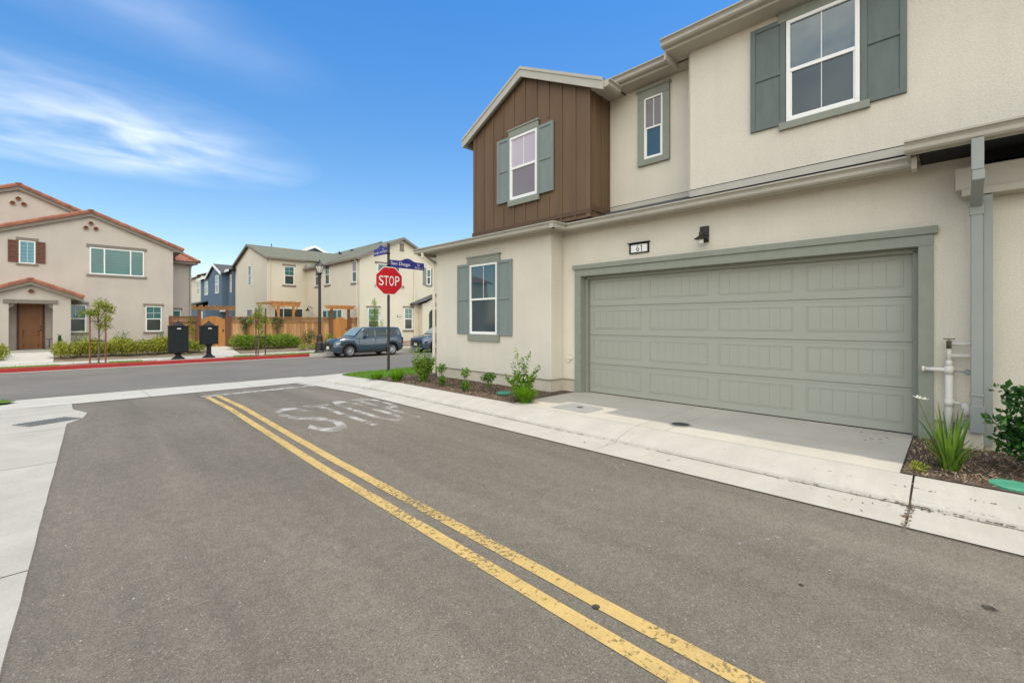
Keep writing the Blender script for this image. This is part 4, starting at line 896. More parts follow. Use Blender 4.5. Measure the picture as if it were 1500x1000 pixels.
# the purple pot stand
t = thing('plant_stand', 'purple garden stand with a small table top in the porch of the tan house', 'plant stand', (-.55, 31.5, .2))
m = MB(); m.tube([(-.55, 31.5, .2), (-.55, 31.5, .68)], .02, 6); m.box(-.75, -.33, 31.35, 31.65, .68, .71); m.tube([(-.70, 31.5, .2), (-.55, 31.5, .4), (-.40, 31.5, .2)], .014, 6); m.build('stand', PURPLE, t)

# ------------------------------------------------------------------ cream house across the street (two wings)
C1 = thing('cream_house', 'pale cream stucco house with grey green shingle roof behind the wooden fence', 'house', (16, 35, 0))
XB, YB, YA, XA = 14.66, 29.7, 39.5, 11.55
bp, bz, bs = 18.05, 7.85, .5; be = bz - (bp - XB) * bs; xr = bp + (bp - XB)
m = MB()
m.prism([(XB, -.2), (xr, -.2), (xr, be), (bp, bz), (XB, be)], 'y', YB, 34.6)
bp2 = 18.9; bz2 = be + (bp2 - XB) * bs
m.prism([(XB, -.2), (2 * bp2 - XB, -.2), (2 * bp2 - XB, be), (bp2, bz2), (XB, be)], 'y', 34.602, 47)
ya2, az, asl = 49.2, 8.35, .31; yac = (YA + ya2) / 2; ae = az - (yac - YA) * asl
m.prism([(YA, -.2), (ya2, -.2), (ya2, ae), (yac, az), (YA, ae)], 'x', XA, 24)
m.box(xr, 27, 31.2, 45, -.2, 5.9)
m.build('wall', STUC_FAR, C1)
m = MB()
gable_y(m, YB - .28, 34.6, bp, bz + .10, bs, XB - .32, xr + .32, .07); gable_y(m, 34.35, 47.2, bp2, bz2 + .10, bs, XB - .32, 2 * bp2 - XB + .32, .07)
m.slab([(XA - .25, YA - .35, ae - .35 * asl + .1), (XA - .25, yac, az + .1), (24, yac, az + .1), (24, YA - .35, ae - .35 * asl + .1)], .07)
m.slab([(XA - .25, ya2 + .35, ae - .35 * asl + .1), (XA - .25, yac, az + .1), (24, yac, az + .1), (24, ya2 + .35, ae - .35 * asl + .1)], .07)
m.slab([(xr, 30.9, 5.9), (27, 30.9, 5.9), (27, 37, 8.0), (xr, 37, 8.0)], .07)
m.build('roof', SHING, C1)
m = MB()
for ya in (YA - .35, ya2 + .35): m.prism([(yac, az + .09), (ya, ae - .35 * asl + .09), (ya, ae - .35 * asl - .10), (yac, az - .10)], 'x', XA - .28, XA - .25)
for xa in (XB - .32, xr + .32): m.prism([(bp, bz + .09), (xa, zF(xa, bz + .09, bp, bs)), (xa, zF(xa, bz - .10, bp, bs)), (bp, bz - .10)], 'y', YB - .31, YB - .28)
m.box(XB - .36, XB - .32, YB - .28, YA - .3, be - .32 * bs - .05, be - .32 * bs + .1); m.box(XA - .25, XB - .3, YA - .39, YA - .35, ae - .35 * asl - .05, ae - .35 * asl + .1)
m.box(XB - .32, XB, YB - .28, YA, be - .16, be - .13); m.box(XA - .2, XB, YA - .35, YA, ae - .12, ae - .09)
m.build('fascia', TAUPE, C1)
m = MB(); m.bar((14.4, 39.1, be + .16), (15.9, 41.5, be + .98), .16, .02); m.build('valley_flashing', GREY_M, C1)
for (x, y, z, r) in ((17.3, 38.8, be + 1.25, .13), (17.6, 39.7, be + 1.5, .05), (17.7, 37.3, be + 1.4, .13), (13.2, 43.9, 8.3, .04)):
    m = MB(); m.tube([(x, y, z - .4), (x, y, z + .34)], r * .6, 8); m.lathe([(r, 0), (r * 1.2, .1), (0, .16)], (x, y, z + .2), 10); m.build('roof_vent', IRON, C1)
m = MB(); m.tube([(XA + .18, YA - .30, 6.75), (XA + .18, YA - .08, 6.45), (XA + .18, YA - .06, -.1)], .05, 8)
m.tube([(XB - .30, YB + .30, 6.0), (XB - .07, YB + .30, 5.75), (XB - .06, YB + .25, -.1)], .05, 8); m.tube([(19.1, YB - .06, 5.9), (19.1, YB - .06, 0)], .055, 8); m.islands('downspout', CREAM, C1)
KW = dict(tm=TAUPE, cap=False, fw=.06)
window(C1, MY(YA), 12.84, 13.65, 4.65, 6.22, (GL_TEAL, GL_TEAL2), header=(.12, .12, .15), sill=(.14, .14, .15), grid=1, **KW)
window(C1, MX(XB), 36.6, 37.55, 4.5, 6.1, (GL_TEAL2, GL_TEAL2), header=(.15, .15, .13), sill=(.15, .15, .15), vm=False, **KW)
window(C1, MX(XB), 34.75, 35.6, 4.5, 6.1, (GL_TEAL, GL_TEAL2), header=(.12, .15, .13), sill=(.15, .15, .15), grid=1, **KW)
window(C1, MX(XB), 30.12, 30.85, 4.38, 5.92, (GL_GREY, GL_TEAL2), header=(.2, .2, .15), sill=(.2, .2, .15), vm=False, **KW)
window(C1, MX(XA), 43.75, 44.65, 4.75, 6.55, (GL_TEAL2, GL_TEAL2), vm=False, **KW)
window(C1, MX(XA), 43.2, 45.1, .9, 2.7, (GL_GREY, GL_GREY), dh=False, vm=False, **KW)
window(C1, MY(YA), 12.05, 14.35, .2, 2.7, (GL_TEAL2, GL_TEAL2), cols=(1, 1.2, 1), dh=False, vm=False, **KW)
window(C1, MX(XB), 32.5, 36.1, .2, 2.5, (GL_TEAL, GL_TEAL2), cols=(1, 1.3, 1, 1), dh=False, vm=False, **KW)
window(C1, MY(YB), 15.25, 16.15, .72, 2.56, (GL_TEAL, GL_TEAL2), header=(.1, .1, .14), sill=(.1, .1, .1), grid=1, **KW)
window(C1, MY(YB), 18.22, 18.96, .95, 2.62, (GL_TEAL, GL_TEAL2), header=(.1, .15, .14), sill=(.12, .15, .15), grid=1, **KW)
window(C1, MY(YB), 16.0, 17.3, 4.3, 5.8, (GL_TEAL, GL_TEAL2), header=(.2, .6, .14), sill=(.2, .9, .2), shut=[(17.35, 17.75, 4.3, 5.8)], shm=SHUT, **KW)
window(C1, MY(YB), 20.25, 20.65, 4.5, 5.75, (GL_TEAL, GL_TEAL2), sill=(.1, .1, .12), vm=False, shut=[(19.9, 20.2, 4.45, 5.85), (20.7, 21.0, 4.45, 5.85)], shm=TRIM, **KW)
m = MB(); m.M = MY(YB); m.box(17.86, 18.18, 0, .05, 7.0, 7.5); m.box(17.82, 18.22, 0, .08, 6.94, 7.0); m.build('attic_vent', TAUPE, C1)
m = MB(); m.M = MY(YB); m.box(17.62, 17.98, 0, .03, 1.92, 2.06); m.k = 1; m.box(17.65, 17.95, .03, .034, 1.95, 2.03); m.build('number_plate', [BLK, SIGNW], C1)
# small entry porch with an arched opening
m = MB(); arch = [(20.15 + .0, 0), (20.15, 2.1)] + [(20.7 - .55 * math.cos(R(a)), 2.1 + .5 * math.sin(R(a))) for a in range(15, 180, 15)] + [(21.25, 2.1), (21.25, 0)]
m.prism([(19.55, 0)] + arch + [(22.0, 0), (22.0, 2.9), (20.9, 3.65), (19.55, 3.0)], 'y', 29.2, 29.4); m.box(19.55, 19.75, 29.4, YB, 0, 2.9); m.build('porch_wall', STUC_FAR, C1)
m = MB(); m.slab([(18.75, 29.0, 2.98), (19.7, 29.0, 3.2), (20.9, 29.0, 3.82), (20.9, YB, 3.82), (19.7, YB, 3.2), (18.75, YB, 2.98)], .16); m.slab([(20.9, 29.0, 3.82), (22.6, 29.0, 2.98), (22.6, YB, 2.98), (20.9, YB, 3.82)], .16); m.build('porch_roof', SHING_D, C1)
m = MB(); m.M = MY(YB); m.box(20.2, 21.2, 0, .04, 0, 2.5); m.build('front_door', mat('dark_green_door', (.012, .06, .04), .4, var=None), C1)
m = MB(); m.box(20.75, 20.95, 29.16, 29.2, 2.75, 3.1); m.build('attic_vent', TAUPE, C1)
t = thing('wall_lamp', 'small black wall lantern on the cream house wall above the wooden fence', 'wall lamp', (XB, 38.2, 2.5))
m = MB(); m.tube([(XB - .02, 38.2, 2.7), (XB - .3, 38.2, 2.85), (XB - .4, 38.2, 2.7)], .025, 6); m.lathe([(.04, .1), (.08, 0), (.22, -.12), (0, -.1)], (XB - .4, 38.2, 2.6), 10); m.build('lamp_shade', BLK, t)

# ------------------------------------------------------------------ blue grey row behind
D1 = thing('row_house', 'blue grey row house with white trimmed gable between the tan and cream houses', 'house', (12, 57, 0))
xb, xm = 10.7, 11.25; y0, y1 = 50.2, 56.1; yc = (y0 + y1) / 2; e_, p_ = 6.35, 7.35
m = MB(); m.prism([(y0, 2.6), (y1, 2.6), (y1, e_), (yc, p_), (y0, e_)], 'x', xb, 15); m.box(xm, 22, 49.0, 62.8, -.1, 6.5); m.box(9.6, xm, 50.9, 72, -.1, 3.0); m.build('wall', BLUE, D1)
m = MB(); m.box(xm + .05, 22, 62.8, 74, 2.9, 7.0); m.build('cream_wall', STUC_FAR, D1)
m = MB(); m.box(xb + .01, xm, y0 + .005, y0 + .02, 2.6, 6.3); m.build('side_panel', BLUE2, D1)
m = MB(); m.slab([(xb - .2, y0 - .4, e_ - .05), (xb - .2, yc, p_ + .1), (16, yc, p_ + .1), (16, y0 - .4, e_ - .05)], .08); m.slab([(xb - .2, yc, p_ + .1), (xb - .2, y1 + .4, e_ - .05), (16, y1 + .4, e_ - .05), (16, yc, p_ + .1)], .08)
m.slab([(xm - .35, 48.6, 6.55), (xm - .35, 63, 6.55), (16, 63, 8.0), (16, 48.6, 8.0)], .08)
m.slab([(9.3, 57.5, 3.35), (9.3, 72, 3.35), (xm, 72, 3.95), (xm, 57.5, 3.95)], .08); m.build('roof', SHING_D, D1)
m = MB(); m.slab([(xm - .35, 63, 7.1), (xm - .35, 75, 7.1), (15, 75, 8.5), (15, 63, 8.5)], .08); m.build('green_roof', SHING, D1)
m = MB()
for ya in (y0 - .4, y1 + .4): m.prism([(yc, p_ + .12), (ya, e_ - .03), (ya, e_ - .28), (yc, p_ - .12)], 'x', xb - .24, xb - .2)
m.box(xm - .4, xm - .35, 48.6, 50, 6.35, 6.58); m.box(xm - .4, xm - .35, 56.4, 63, 6.35, 6.58); m.box(xm - .4, xm - .35, 63, 75, 6.9, 7.12)
m.box(xb - .05, xb + .3, y0 - .1, y1 + .1, 2.55, 2.8); m.box(9.25, 9.3, 57.5, 72, 3.05, 3.4); m.build('white_trim', WHITE, D1)
KB = dict(tm=WHITE, cap=False, fw=.09, vm=False)
window(D1, MX(xb), 51.4, 52.75, 4.4, 6.2, (GL_TEAL, GL_TEAL2), **KB); window(D1, MX(xm), 59.0, 60.6, 4.6, 6.4, (GL_TEAL, GL_TEAL2), **KB)
window(D1, MX(xm + .05), 63.6, 65.2, 4.75, 6.5, (GL_TEAL, GL_TEAL2), **KB); window(D1, MX(xm), 49.05, 49.5, 4.4, 6.1, (GL_TEAL2, GL_TEAL2), **KB)
window(D1, MX(9.6), 52.6, 55.0, 1.0, 2.6, (GL_TEAL2, GL_TEAL2), dh=False, **KB); window(D1, MX(9.6), 58.5, 62.5, .9, 2.55, (GL_TEAL, GL_TEAL2), dh=False, cols=(1, 1), **KB)
D2 = thing('gabled_house', 'distant blue house gable with white rake boards above the shingle roofs', 'house', (19, 50, 0))
m = MB(); m.prism([(15.8, 0), (22.4, 0), (22.4, 8.4), (19.4, 9.85), (15.8, 8.4)], 'y', 50.2, 58); m.build('wall', BLUE, D2)
m = MB(); gable_y(m, 49.9, 58, 19.4, 10.0, .46, 15.3, 23.5, .08); m.build('roof', SHING_D, D2)
m = MB()
for xa in (15.3, 23.5): m.prism([(19.4, 10.02), (xa, zF(xa, 10.02, 19.4, .46)), (xa, zF(xa, 9.72, 19.4, .46)), (19.4, 9.72)], 'y', 49.86, 49.9)
m.build('rake_board', WHITE, D2)

# ------------------------------------------------------------------ fence, gates and pergolas
YF = 30.0
def fence(xa, xb_, label):
    t = thing('wooden_fence', label, 'fence', ((xa + xb_) / 2, YF, .1), 'cedar fence sections behind the hedge')
    m = MB(); x = xa; rg = random.Random(int(xa * 10)); zt = 1.50; dk = xa < 5
    while x < xb_ - .02:
        wd = min(.142, xb_ - x); m.k = rg.choice((0, 0, 1, 2, 3)); m.box(x + .004, x + wd - .004, YF + rg.uniform(-.006, .006), YF + .022, .06, zt - .01); x += .142
    m.build('boards', WOODSET if not dk else [WOODL, WOODF, WOODL, WOODF], t)
    m = MB(); m.box(xa, xb_, YF - .035, YF + .04, zt - .02, zt + .045); m.box(xa, xb_, YF - .05, YF + .06, 1.80, 1.86); m.box(xa, xb_, YF - .03, YF + .03, .04, .12); m.build('rail', WOODP if xa < 5 else WOODL, t)
    m = MB(); z0, z1 = zt + .045, 1.80; h = z1 - z0; x = xa - h
    while x < xb_:
        for s, yy in ((1, 0), (-1, .012)):
            a, b = (x, x + h) if s > 0 else (x + h, x); za, zb = z0, z1
            lo, hi = max(xa, min(a, b)), min(xb_, max(a, b))
            if hi - lo > .02:
                f = lambda X: za + (X - a) / (b - a) * (zb - za)
                m.bar((lo, YF + yy, f(lo)), (hi, YF + yy, f(hi)), .012, .036)
        x += .085
    m.build('lattice', WOODL, t)
    for xp in (xa, xb_) if xb_ - xa < 5.9 else (xa, 9.95, xb_):
        m = MB(); m.box(xp - .06, xp + .06, YF - .075, YF + .065, .0, 1.87); m.build('post', WOODP, t)
    return t
fence(4.0, 5.2, 'short dark section of wooden fence beside the tan house wall')
fence(6.78, 12.66, 'long cedar board fence with lattice top between the two garden gates')
fence(14.1, 14.6, 'narrow wooden fence section against the cream house corner')
def gate(x0, x1, label, beam, arched):
    t = thing('garden_gate', label, 'gate', ((x0 + x1) / 2, YF, .1), 'garden gates in the wooden fence')
    m = MB(); a, b = x0 + .10, x1 - .10; n = 7; wd = (b - a) / n
    for i in range(n):
        xc = a + (i + .5) * wd; q = (xc - (a + b) / 2) / ((b - a) / 2); top = 1.66 + (.22 * (1 - q * q) if arched else .16)
        m.box(a + i * wd + .004, a + (i + 1) * wd - .004, YF - .02, YF + .005, .12, top)
    m.build('gate_leaf', WOODG, t)
    for xp in (x0, x1):
        m = MB(); m.box(xp - .075, xp + .075, YF - .08, YF + .07, .0, beam - .16); m.build('post', WOODP, t)
    m = MB()
    for yy in (-.10, .05): m.box(x0 - .35, x1 + .35, YF + yy, YF + yy + .045, beam - .19, beam - .04)
    n = 7
    for i in range(n): xx = x0 - .25 + (x1 - x0 + .5) * i / (n - 1); m.box(xx - .025, xx + .025, YF - .45, YF + .45, beam - .055, beam + .06)
    m.build('arbour_beam', PERG if not arched or x0 > 10 else WOODL, t)
    m = MB(); m.box(b - .14, b - .08, YF - .05, YF - .02, 1.0, 1.1); m.build('latch', BLK, t)
gate(5.30, 6.66, 'brown garden gate with arched top under an arbour behind the mailboxes', 2.42, True)
gate(12.78, 13.98, 'orange wooden garden gate with arbour behind the parked boxy car', 2.62, True)
t = thing('pergola', 'honey coloured wooden pergola standing against the cream house behind the fence', 'pergola', (11, 35, .1))
xA_, xB_, yp = 10.85, 12.5, 35.5
m = MB()
for xp in (xA_ + .3, xB_ - .3): m.box(xp - .07, xp + .07, yp - .07, yp + .07, .1, 2.75); 
m.build('post', PERG, t)
m = MB(); m.box(xA_ - .15, xB_ + .15, yp - .12, yp - .075, 2.72, 2.95); m.box(xA_ - .15, xB_ + .15, yp + .075, yp + .12, 2.72, 2.95)
for i in range(7): xx = xA_ - .1 + (xB_ - xA_ + .2) * i / 6; m.box(xx - .025, xx + .025, yp - .4, YA - .1, 2.955, 3.08)
m.bar((xA_ + .3, yp, 2.2), (xA_ - .05, yp, 2.75), .07, .07); m.bar((xB_ - .3, yp, 2.2), (xB_ + .05, yp, 2.75), .07, .07); m.build('beam', PERG, t)

# ------------------------------------------------------------------ mailboxes and street lamp
def mailbox(x, y, zb, h, wd, label):
    t = thing('mailbox_cluster', label, 'mailbox', (x, y, -.17), 'cluster mailboxes at the red kerb'); z = -.17
    m = MB(); m.lathe([(.26, 0), (.25, .05), (.15, .10), (.11, .16), (.10, .2), (.10, zb - z - .12), (.15, zb - z - .04), (.19, zb - z)], (x, y, z), 20); m.build('pedestal', BLK, t)
    m = MB(); m.box(x - wd / 2, x + wd / 2, y - .22, y + .22, zb, zb + h); b = m.build('box', BLK, t, bevel=.012)
    m = MB(); m.box(x - wd / 2 + .03, x + wd / 2 - .03, y - .226, y - .2205, zb + .03, zb + h - .03); m.build('back_panel', BLK, b)
    m = MB(); m.box(x - .07, x + .07, y - .230, y - .2265, zb + h - .12, zb + h - .075); m.build('badge', SIGNW, b)
    m = MB(); m.box(x - wd / 2 - .02, x + wd / 2 + .02, y - .24, y + .24, zb + h + .001, zb + h + .03); m.k = 0
    m.lathe([(.26, .0), (.24, .03), (.17, .09), (.08, .15), (.05, .17), (.05, .2), (0, .22)], (x, y, zb + h + .03), 18); m.build('cap', BLKR, t)
mailbox(3.67, 25.33,   .13, 1.20, .72, 'tall black cluster mailbox on a short pedestal at the red kerb')
mailbox(4.86, 25.33, .47, .86, .69, 'squarer black cluster mailbox on a longer pedestal, beside the garden path')
LX, LY, LZ = 10.1, 25.3, -.2
t = thing('street_lamp', 'dark bronze street lamp with a glass lantern at the end of the red kerb', 'street lamp', (LX, LY, LZ))
m = MB(); m.lathe([(.30, 0), (.30, .06), (.23, .12), (.21, .55), (.17, .62), (.15, .66), (.14, .95), (.10, 1.0), (.085, 1.1), (.07, 4.2), (.10, 4.25), (.10, 4.3), (.06, 4.34), (.10, 4.42), (.15, 4.46), (.15, 4.5)], (LX, LY, LZ), 20)
for i in range(10): a = i * 2 * math.pi / 10; m.bar((LX + .152 * math.cos(a), LY + .152 * math.sin(a), LZ + .66), (LX + .145 * math.cos(a), LY + .145 * math.sin(a), LZ + .95), .02, .02)
m.build('pole', BRONZE, t)
m = MB(); m.lathe([(.11, 4.5), (.22, 4.82), (.23, 4.88)], (LX, LY, LZ), 8); m.build('lantern_glass', LAMPG, t)
m = MB(); m.lathe([(.27, 4.88), (.25, 4.92), (.14, 5.02), (.05, 5.08), (.03, 5.14), (.045, 5.18), (.02, 5.24), (0, 5.3)], (LX, LY, LZ), 16)
for i in range(8): a = i * math.pi / 4; m.bar((LX + .115 * math.cos(a), LY + .115 * math.sin(a), LZ + 4.5), (LX + .24 * math.cos(a), LY + .24 * math.sin(a), LZ + 4.88), .018, .018)
m.build('lantern_cap', BRONZE, t)

# ------------------------------------------------------------------ cars (local: nose at x = 0, tail at x = L, y = +-half width, near side is -y)
PAINT1 = mat('slate_blue_car_paint', (.028, .058, .080), .22, metal=.3, var=None, coat=1, spec=.5)
PAINT2 = mat('steel_blue_car_paint', (.05, .08, .12), .22, metal=.4, var=None, coat=1, spec=.5)
CGL = glass('car_glass', (.010, .020, .022), (.025, .045, .045), ior=1.45); CGLF = glass('pale_windscreen', (.16, .21, .20), (.25, .30, .28), ior=1.9)
RUB = mat('tyre_rubber', (.018, .018, .018), .85, var=(10, .2)); ALLOY = mat('alloy_wheel', (.55, .56, .58), .3, metal=.8, var=None)
CLAD = mat('black_cladding', (.02, .021, .022), .6, var=(10, .1)); HEADL = mat('headlight_glass', (.35, .38, .42), .08, var=None, spec=.8); TAILL = mat('tail_light', (.05, .006, .008), .2, var=None)
CHROME = mat('chrome', (.5, .5, .52), .2, metal=1, var=None); AMBER = mat('amber_lamp', (.6, .2, .03), .3, var=None)
def lerp_tab(tab, x):
    if x <= tab[0][0]: return tab[0][1]
    for a, b in zip(tab, tab[1:]):
        if x <= b[0]: return a[1] + (b[1] - a[1]) * (x - a[0]) / (b[0] - a[0])
    return tab[-1][1]
def car(P):
    t = thing(P['name'], P['label'], 'car', (0, 0, 0), 'cars parked along the far kerb'); ax = P['axles']; wr = P['wr']; Lc = P['L']; ar = wr + .075
    xs = sorted(set([i * Lc / 90 for i in range(91)] + [0.02, Lc - .02]))
    def zb(x):
        z = lerp_tab(P['under'], x)
        for a in ax:
            d = abs(x - a)
            if d < ar: z = max(z, wr + math.sqrt(ar * ar - d * d))
        return z
    m = MB(); vs = []; n = 0
    for x in xs:
        wv = lerp_tab(P['half'], x); zt = lerp_tab(P['top'], x); b = zb(x); mid = max(b + .02, zt - (zt - .2) * .45)
        half = [(wv * .80, b), (wv - .03, b + .004), (wv - .005, max(b + .01, min(b + .10, mid - .02))), (wv, max(b + .015, mid)), (wv - .02, max(b + .02, zt - .12)), (wv - .055, zt - .04), (wv - .12, zt), (wv * .5, zt + P['crown'] * .8), (0, zt + P['crown'])]
        ring = [(-y, z) for y, z in half] + [(y, z) for y, z in half[-2::-1]]
        n = len(ring); vs += [(x, y, z) for y, z in ring]
    fs = [(i * n + k, i * n + (k + 1) % n, (i + 1) * n + (k + 1) % n, (i + 1) * n + k) for i in range(len(xs) - 1) for k in range(n)] + [tuple(range(n)), tuple(range((len(xs) - 1) * n, len(xs) * n))]
    m.add(vs, fs); body = m.build('body', P['paint'], t, smooth=True)
    es = body.modifiers.new('edges', 'EDGE_SPLIT'); es.split_angle = R(38)
    # cabin
    ws0, ws1, rf1, rg = P['ws0'], P['ws1'], P['rf1'], P['rg']; zr0 = P['roof']
    def top(x):
        if x < ws1: q = (x - ws0) / (ws1 - ws0); zb_ = lerp_tab(P['top'], ws0); return zb_ + (zr0 - .03 - zb_) * math.sin(q * math.pi / 2) ** .92
        if x > rf1: q = (x - rf1) / (rg - rf1); zb_ = lerp_tab(P['top'], rg); return zr0 + (zb_ - zr0) * q ** 1.6
        return zr0 - .03 + .03 * math.sin(math.pi * min(1, (x - ws1) / (rf1 - ws1) * .7 + .15))
    def belt(x): return lerp_tab(P['top'], x) - .03
    bw = P['cab_b']; tw = P['cab_t']
    def side(x, z):
        q = max(0, min(1.0, (z - belt(x)) / (zr0 - belt(x)))); return (bw - (bw - tw) * q ** 1.25) * min(1, lerp_tab(P['half'], x) / P['half'][3][1] + .0)
    m = MB(); vs = []; cx = [ws0 + (rg - ws0) * i / 48 for i in range(49)]
    for x in cx:
        zt = max(top(x), belt(x) + .01); zz_ = [belt(x) - .02, belt(x) + (zt - belt(x)) * .35, belt(x) + (zt - belt(x)) * .7, zt - min(.05, (zt - belt(x)) * .2)]
        half = [(side(x, z), z) for z in zz_]; yt = half[-1][0]
        half += [(yt - .045, zt - .012), (yt * .5, zt + .012), (0, zt + .02)]
        ring = [(-y, z) for y, z in half] + [(y, z) for y, z in half[-2::-1]]; n = len(ring); vs += [(x, y, z) for y, z in ring]
    fs = [(i * n + k, i * n + (k + 1) % n, (i + 1) * n + (k + 1) % n, (i + 1) * n + k) for i in range(len(cx) - 1) for k in range(n)] + [tuple(range(n)), tuple(range((len(cx) - 1) * n, len(cx) * n))]
    m.add(vs, fs); cab = m.build('cabin', P['paint'], t, smooth=True); es = cab.modifiers.new('edges', 'EDGE_SPLIT'); es.split_angle = R(40)
    # side windows as strips that follow the cabin side
    for sgn in (-1, 1):
        for x0, x1 in P['wins']:
            m = MB(); k = 10; lo = []; hi = []
            for i in range(k + 1):
                x = x0 + (x1 - x0) * i / k; zl = belt(x) + .055; zh = max(zl + .005, top(x) - .085)
                lo.append((x, sgn * (side(x, zl) + .006), zl)); hi.append((x, sgn * (side(x, zh) + .006), zh))
            for i in range(k):
                mid0 = tuple((a + b) / 2 for a, b in zip(lo[i], hi[i])); mid1 = tuple((a + b) / 2 for a, b in zip(lo[i + 1], hi[i + 1]))
                mid0 = (mid0[0], sgn * (side(mid0[0], mid0[2]) + .007), mid0[2]); mid1 = (mid1[0], sgn * (side(mid1[0], mid1[2]) + .007), mid1[2])
                m.quad(lo[i], lo[i + 1], mid1, mid0); m.quad(mid0, mid1, hi[i + 1], hi[i])
            m.build('side_window', CGL, t)
        m = MB(); x0 = P['wins'][0][0] - .05; x1 = P['wins'][-1][1] + .04
        for i in range(14):
            a = x0 + (x1 - x0) * i / 14; b = x0 + (x1 - x0) * (i + 1) / 14; za, zb2 = belt(a) + .04, belt(b) + .04
            m.quad((a, sgn * (side(a, za) + .004), za - .012), (b, sgn * (side(b, zb2) + .004), zb2 - .012), (b, sgn * (side(b, zb2) + .006), zb2 + .012), (a, sgn * (side(a, za) + .006), za + .012))
        m.build('window_trim', CLAD, t)
        # door seams, handle, mirror, sill
        m = MB()
        for xd in P['seams']:
            z0 = .34; z1 = belt(xd) + .0; wv = lerp_tab(P['half'], xd)
            m.box(xd - .006, xd + .006, sgn * (wv - .03), sgn * (wv + .0015), z0, z1 - .06)
        m.islands('door_seam', CLAD, body)
        m = MB()
        for xd in P['handles']: m.box(xd, xd + .17, sgn * (lerp_tab(P['half'], xd) - .03), sgn * (lerp_tab(P['half'], xd) + .022), belt(xd) - .16, belt(xd) - .125)
        m.build('door_handle', CHROME, body, bevel=.008)
        mx_ = P['wins'][0][0] + .12
        m = MB(); m.M = Matrix.Translation((mx_, sgn * (bw + .14), belt(mx_) + .09)) @ Matrix.Scale(.7, 4, (1, 0, 0)); m.lathe([(0, -.11), (.07, -.10), (.09, -.02), (.085, .06), (.05, .10), (0, .11)], (0, 0, 0), 12, 'y'); m.M = Matrix.Identity(4); m.bar((mx_, sgn * bw * .96, belt(mx_) + .05), (mx_, sgn * (bw + .1), belt(mx_) + .06), .05, .05)
        m.build('wing_mirror', P['paint'], t, smooth=True)
        m = MB()
        for i in range(20):
            a = ax[0] + ar + (ax[1] - ax[0] - 2 * ar) * i / 20; b = ax[0] + ar + (ax[1] - ax[0] - 2 * ar) * (i + 1) / 20
            m.quad((a, sgn * (lerp_tab(P['half'], a) + .004), zb(a + .001) + .13), (b, sgn * (lerp_tab(P['half'], b) + .004), zb(b - .001) + .13), (b, sgn * (lerp_tab(P['half'], b) - .02), zb(b - .001) - .01), (a, sgn * (lerp_tab(P['half'], a) - .02), zb(a + .001) - .01))
        if P['clad']: m.build('sill_panel', CLAD, t)
        for a in ax:
            m = MB(); ri, ro = ar - .004, ar + (.055 if P['clad'] else .02); k = 22; vs = []
            for i in range(k + 1):
                th = R(-6) + R(192) * i / k
                for r_, off in ((ri, -.05), (ri, .008), (ro, .006), (ro + .006, -.02)): x = a + r_ * math.cos(th); vs.append((x, sgn * (lerp_tab(P['half'], max(.05, min(Lc - .05, x))) + off), wr + r_ * math.sin(th)))
            m.add(vs, [(i * 4 + q, i * 4 + q + 1, i * 4 + q + 5, i * 4 + q + 4) for i in range(k) for q in range(3)]); m.build('wheel_arch', CLAD if P['clad'] else P['paint'], t)
            yo = sgn * (lerp_tab(P['half'], a) - .02)
            wh = MB(); s_ = -sgn
            wh.lathe([(wr - .11, 0), (wr - .05, s_ * -.004), (wr - .012, s_ * .015), (wr, s_ * .05), (wr, s_ * .17), (wr - .03, s_ * .21), (wr - .1, s_ * .21), (wr - .12, s_ * .1), (wr - .11, 0)], (a, yo, wr), 32, 'y', cap=False); wt = wh.build('wheel', RUB, t, smooth=True)
            rm = MB(); rm.lathe([(wr - .105, s_ * .012), (wr - .125, s_ * .03), (wr - .13, s_ * .07)], (a, yo, wr), 28, 'y', cap=False); rm.lathe([(0, s_ * .008), (.045, s_ * .01), (.05, s_ * .03), (0, s_ * .04)], (a, yo, wr), 14, 'y')
            ns = P['spokes']
            for i in range(ns):
                th = 2 * math.pi * i / ns + .3
                for dth in (-.13, .13):
                    rm.bar((a + .03 * math.cos(th), yo + s_ * .02, wr + .03 * math.sin(th)), (a + (wr - .115) * math.cos(th + dth), yo + s_ * .026, wr + (wr - .115) * math.sin(th + dth)), .036, .018)
            rm.build('rim', ALLOY, wt)
            dk = MB(); dk.lathe([(0, s_ * .075), (wr - .125, s_ * .075)], (a, yo, wr), 24, 'y'); dk.build('brake_disc', CLAD, wt)
    # windscreen, rear screen
    m = MB(); k = 8
    for i in range(k):
        x0 = ws0 + .04 + (ws1 - ws0 - .10) * i / k; x1 = ws0 + .04 + (ws1 - ws0 - .10) * (i + 1) / k
        for j in range(6):
            f0 = -.88 + 1.76 * j / 6; f1 = -.88 + 1.76 * (j + 1) / 6
            def pt(x, f):
                zt = top(x); w_ = side(x, zt - .04) - .03; return (x - .012, f * w_, zt + .028 - .012 * abs(f) ** 2)
            m.quad(pt(x0, f0), pt(x1, f0), pt(x1, f1), pt(x0, f1))
    m.build('windscreen', CGLF, t)
    m = MB()
    for i in range(6):
        x0 = rf1 + .06 + (rg - rf1 - .1) * i / 6; x1 = rf1 + .06 + (rg - rf1 - .1) * (i + 1) / 6
        w0 = (side(x0, top(x0) - .03) - .1); w1_ = (side(x1, top(x1) - .03) - .1); m.quad((x0 + .012, -w0, top(x0) + .03), (x1 + .012, -w1_, top(x1) + .03), (x1 + .012, w1_, top(x1) + .03), (x0 + .012, w0, top(x0) + .03))
    m.build('rear_window', CGL, t)
    # front end
    hw = P['half'][0][1]
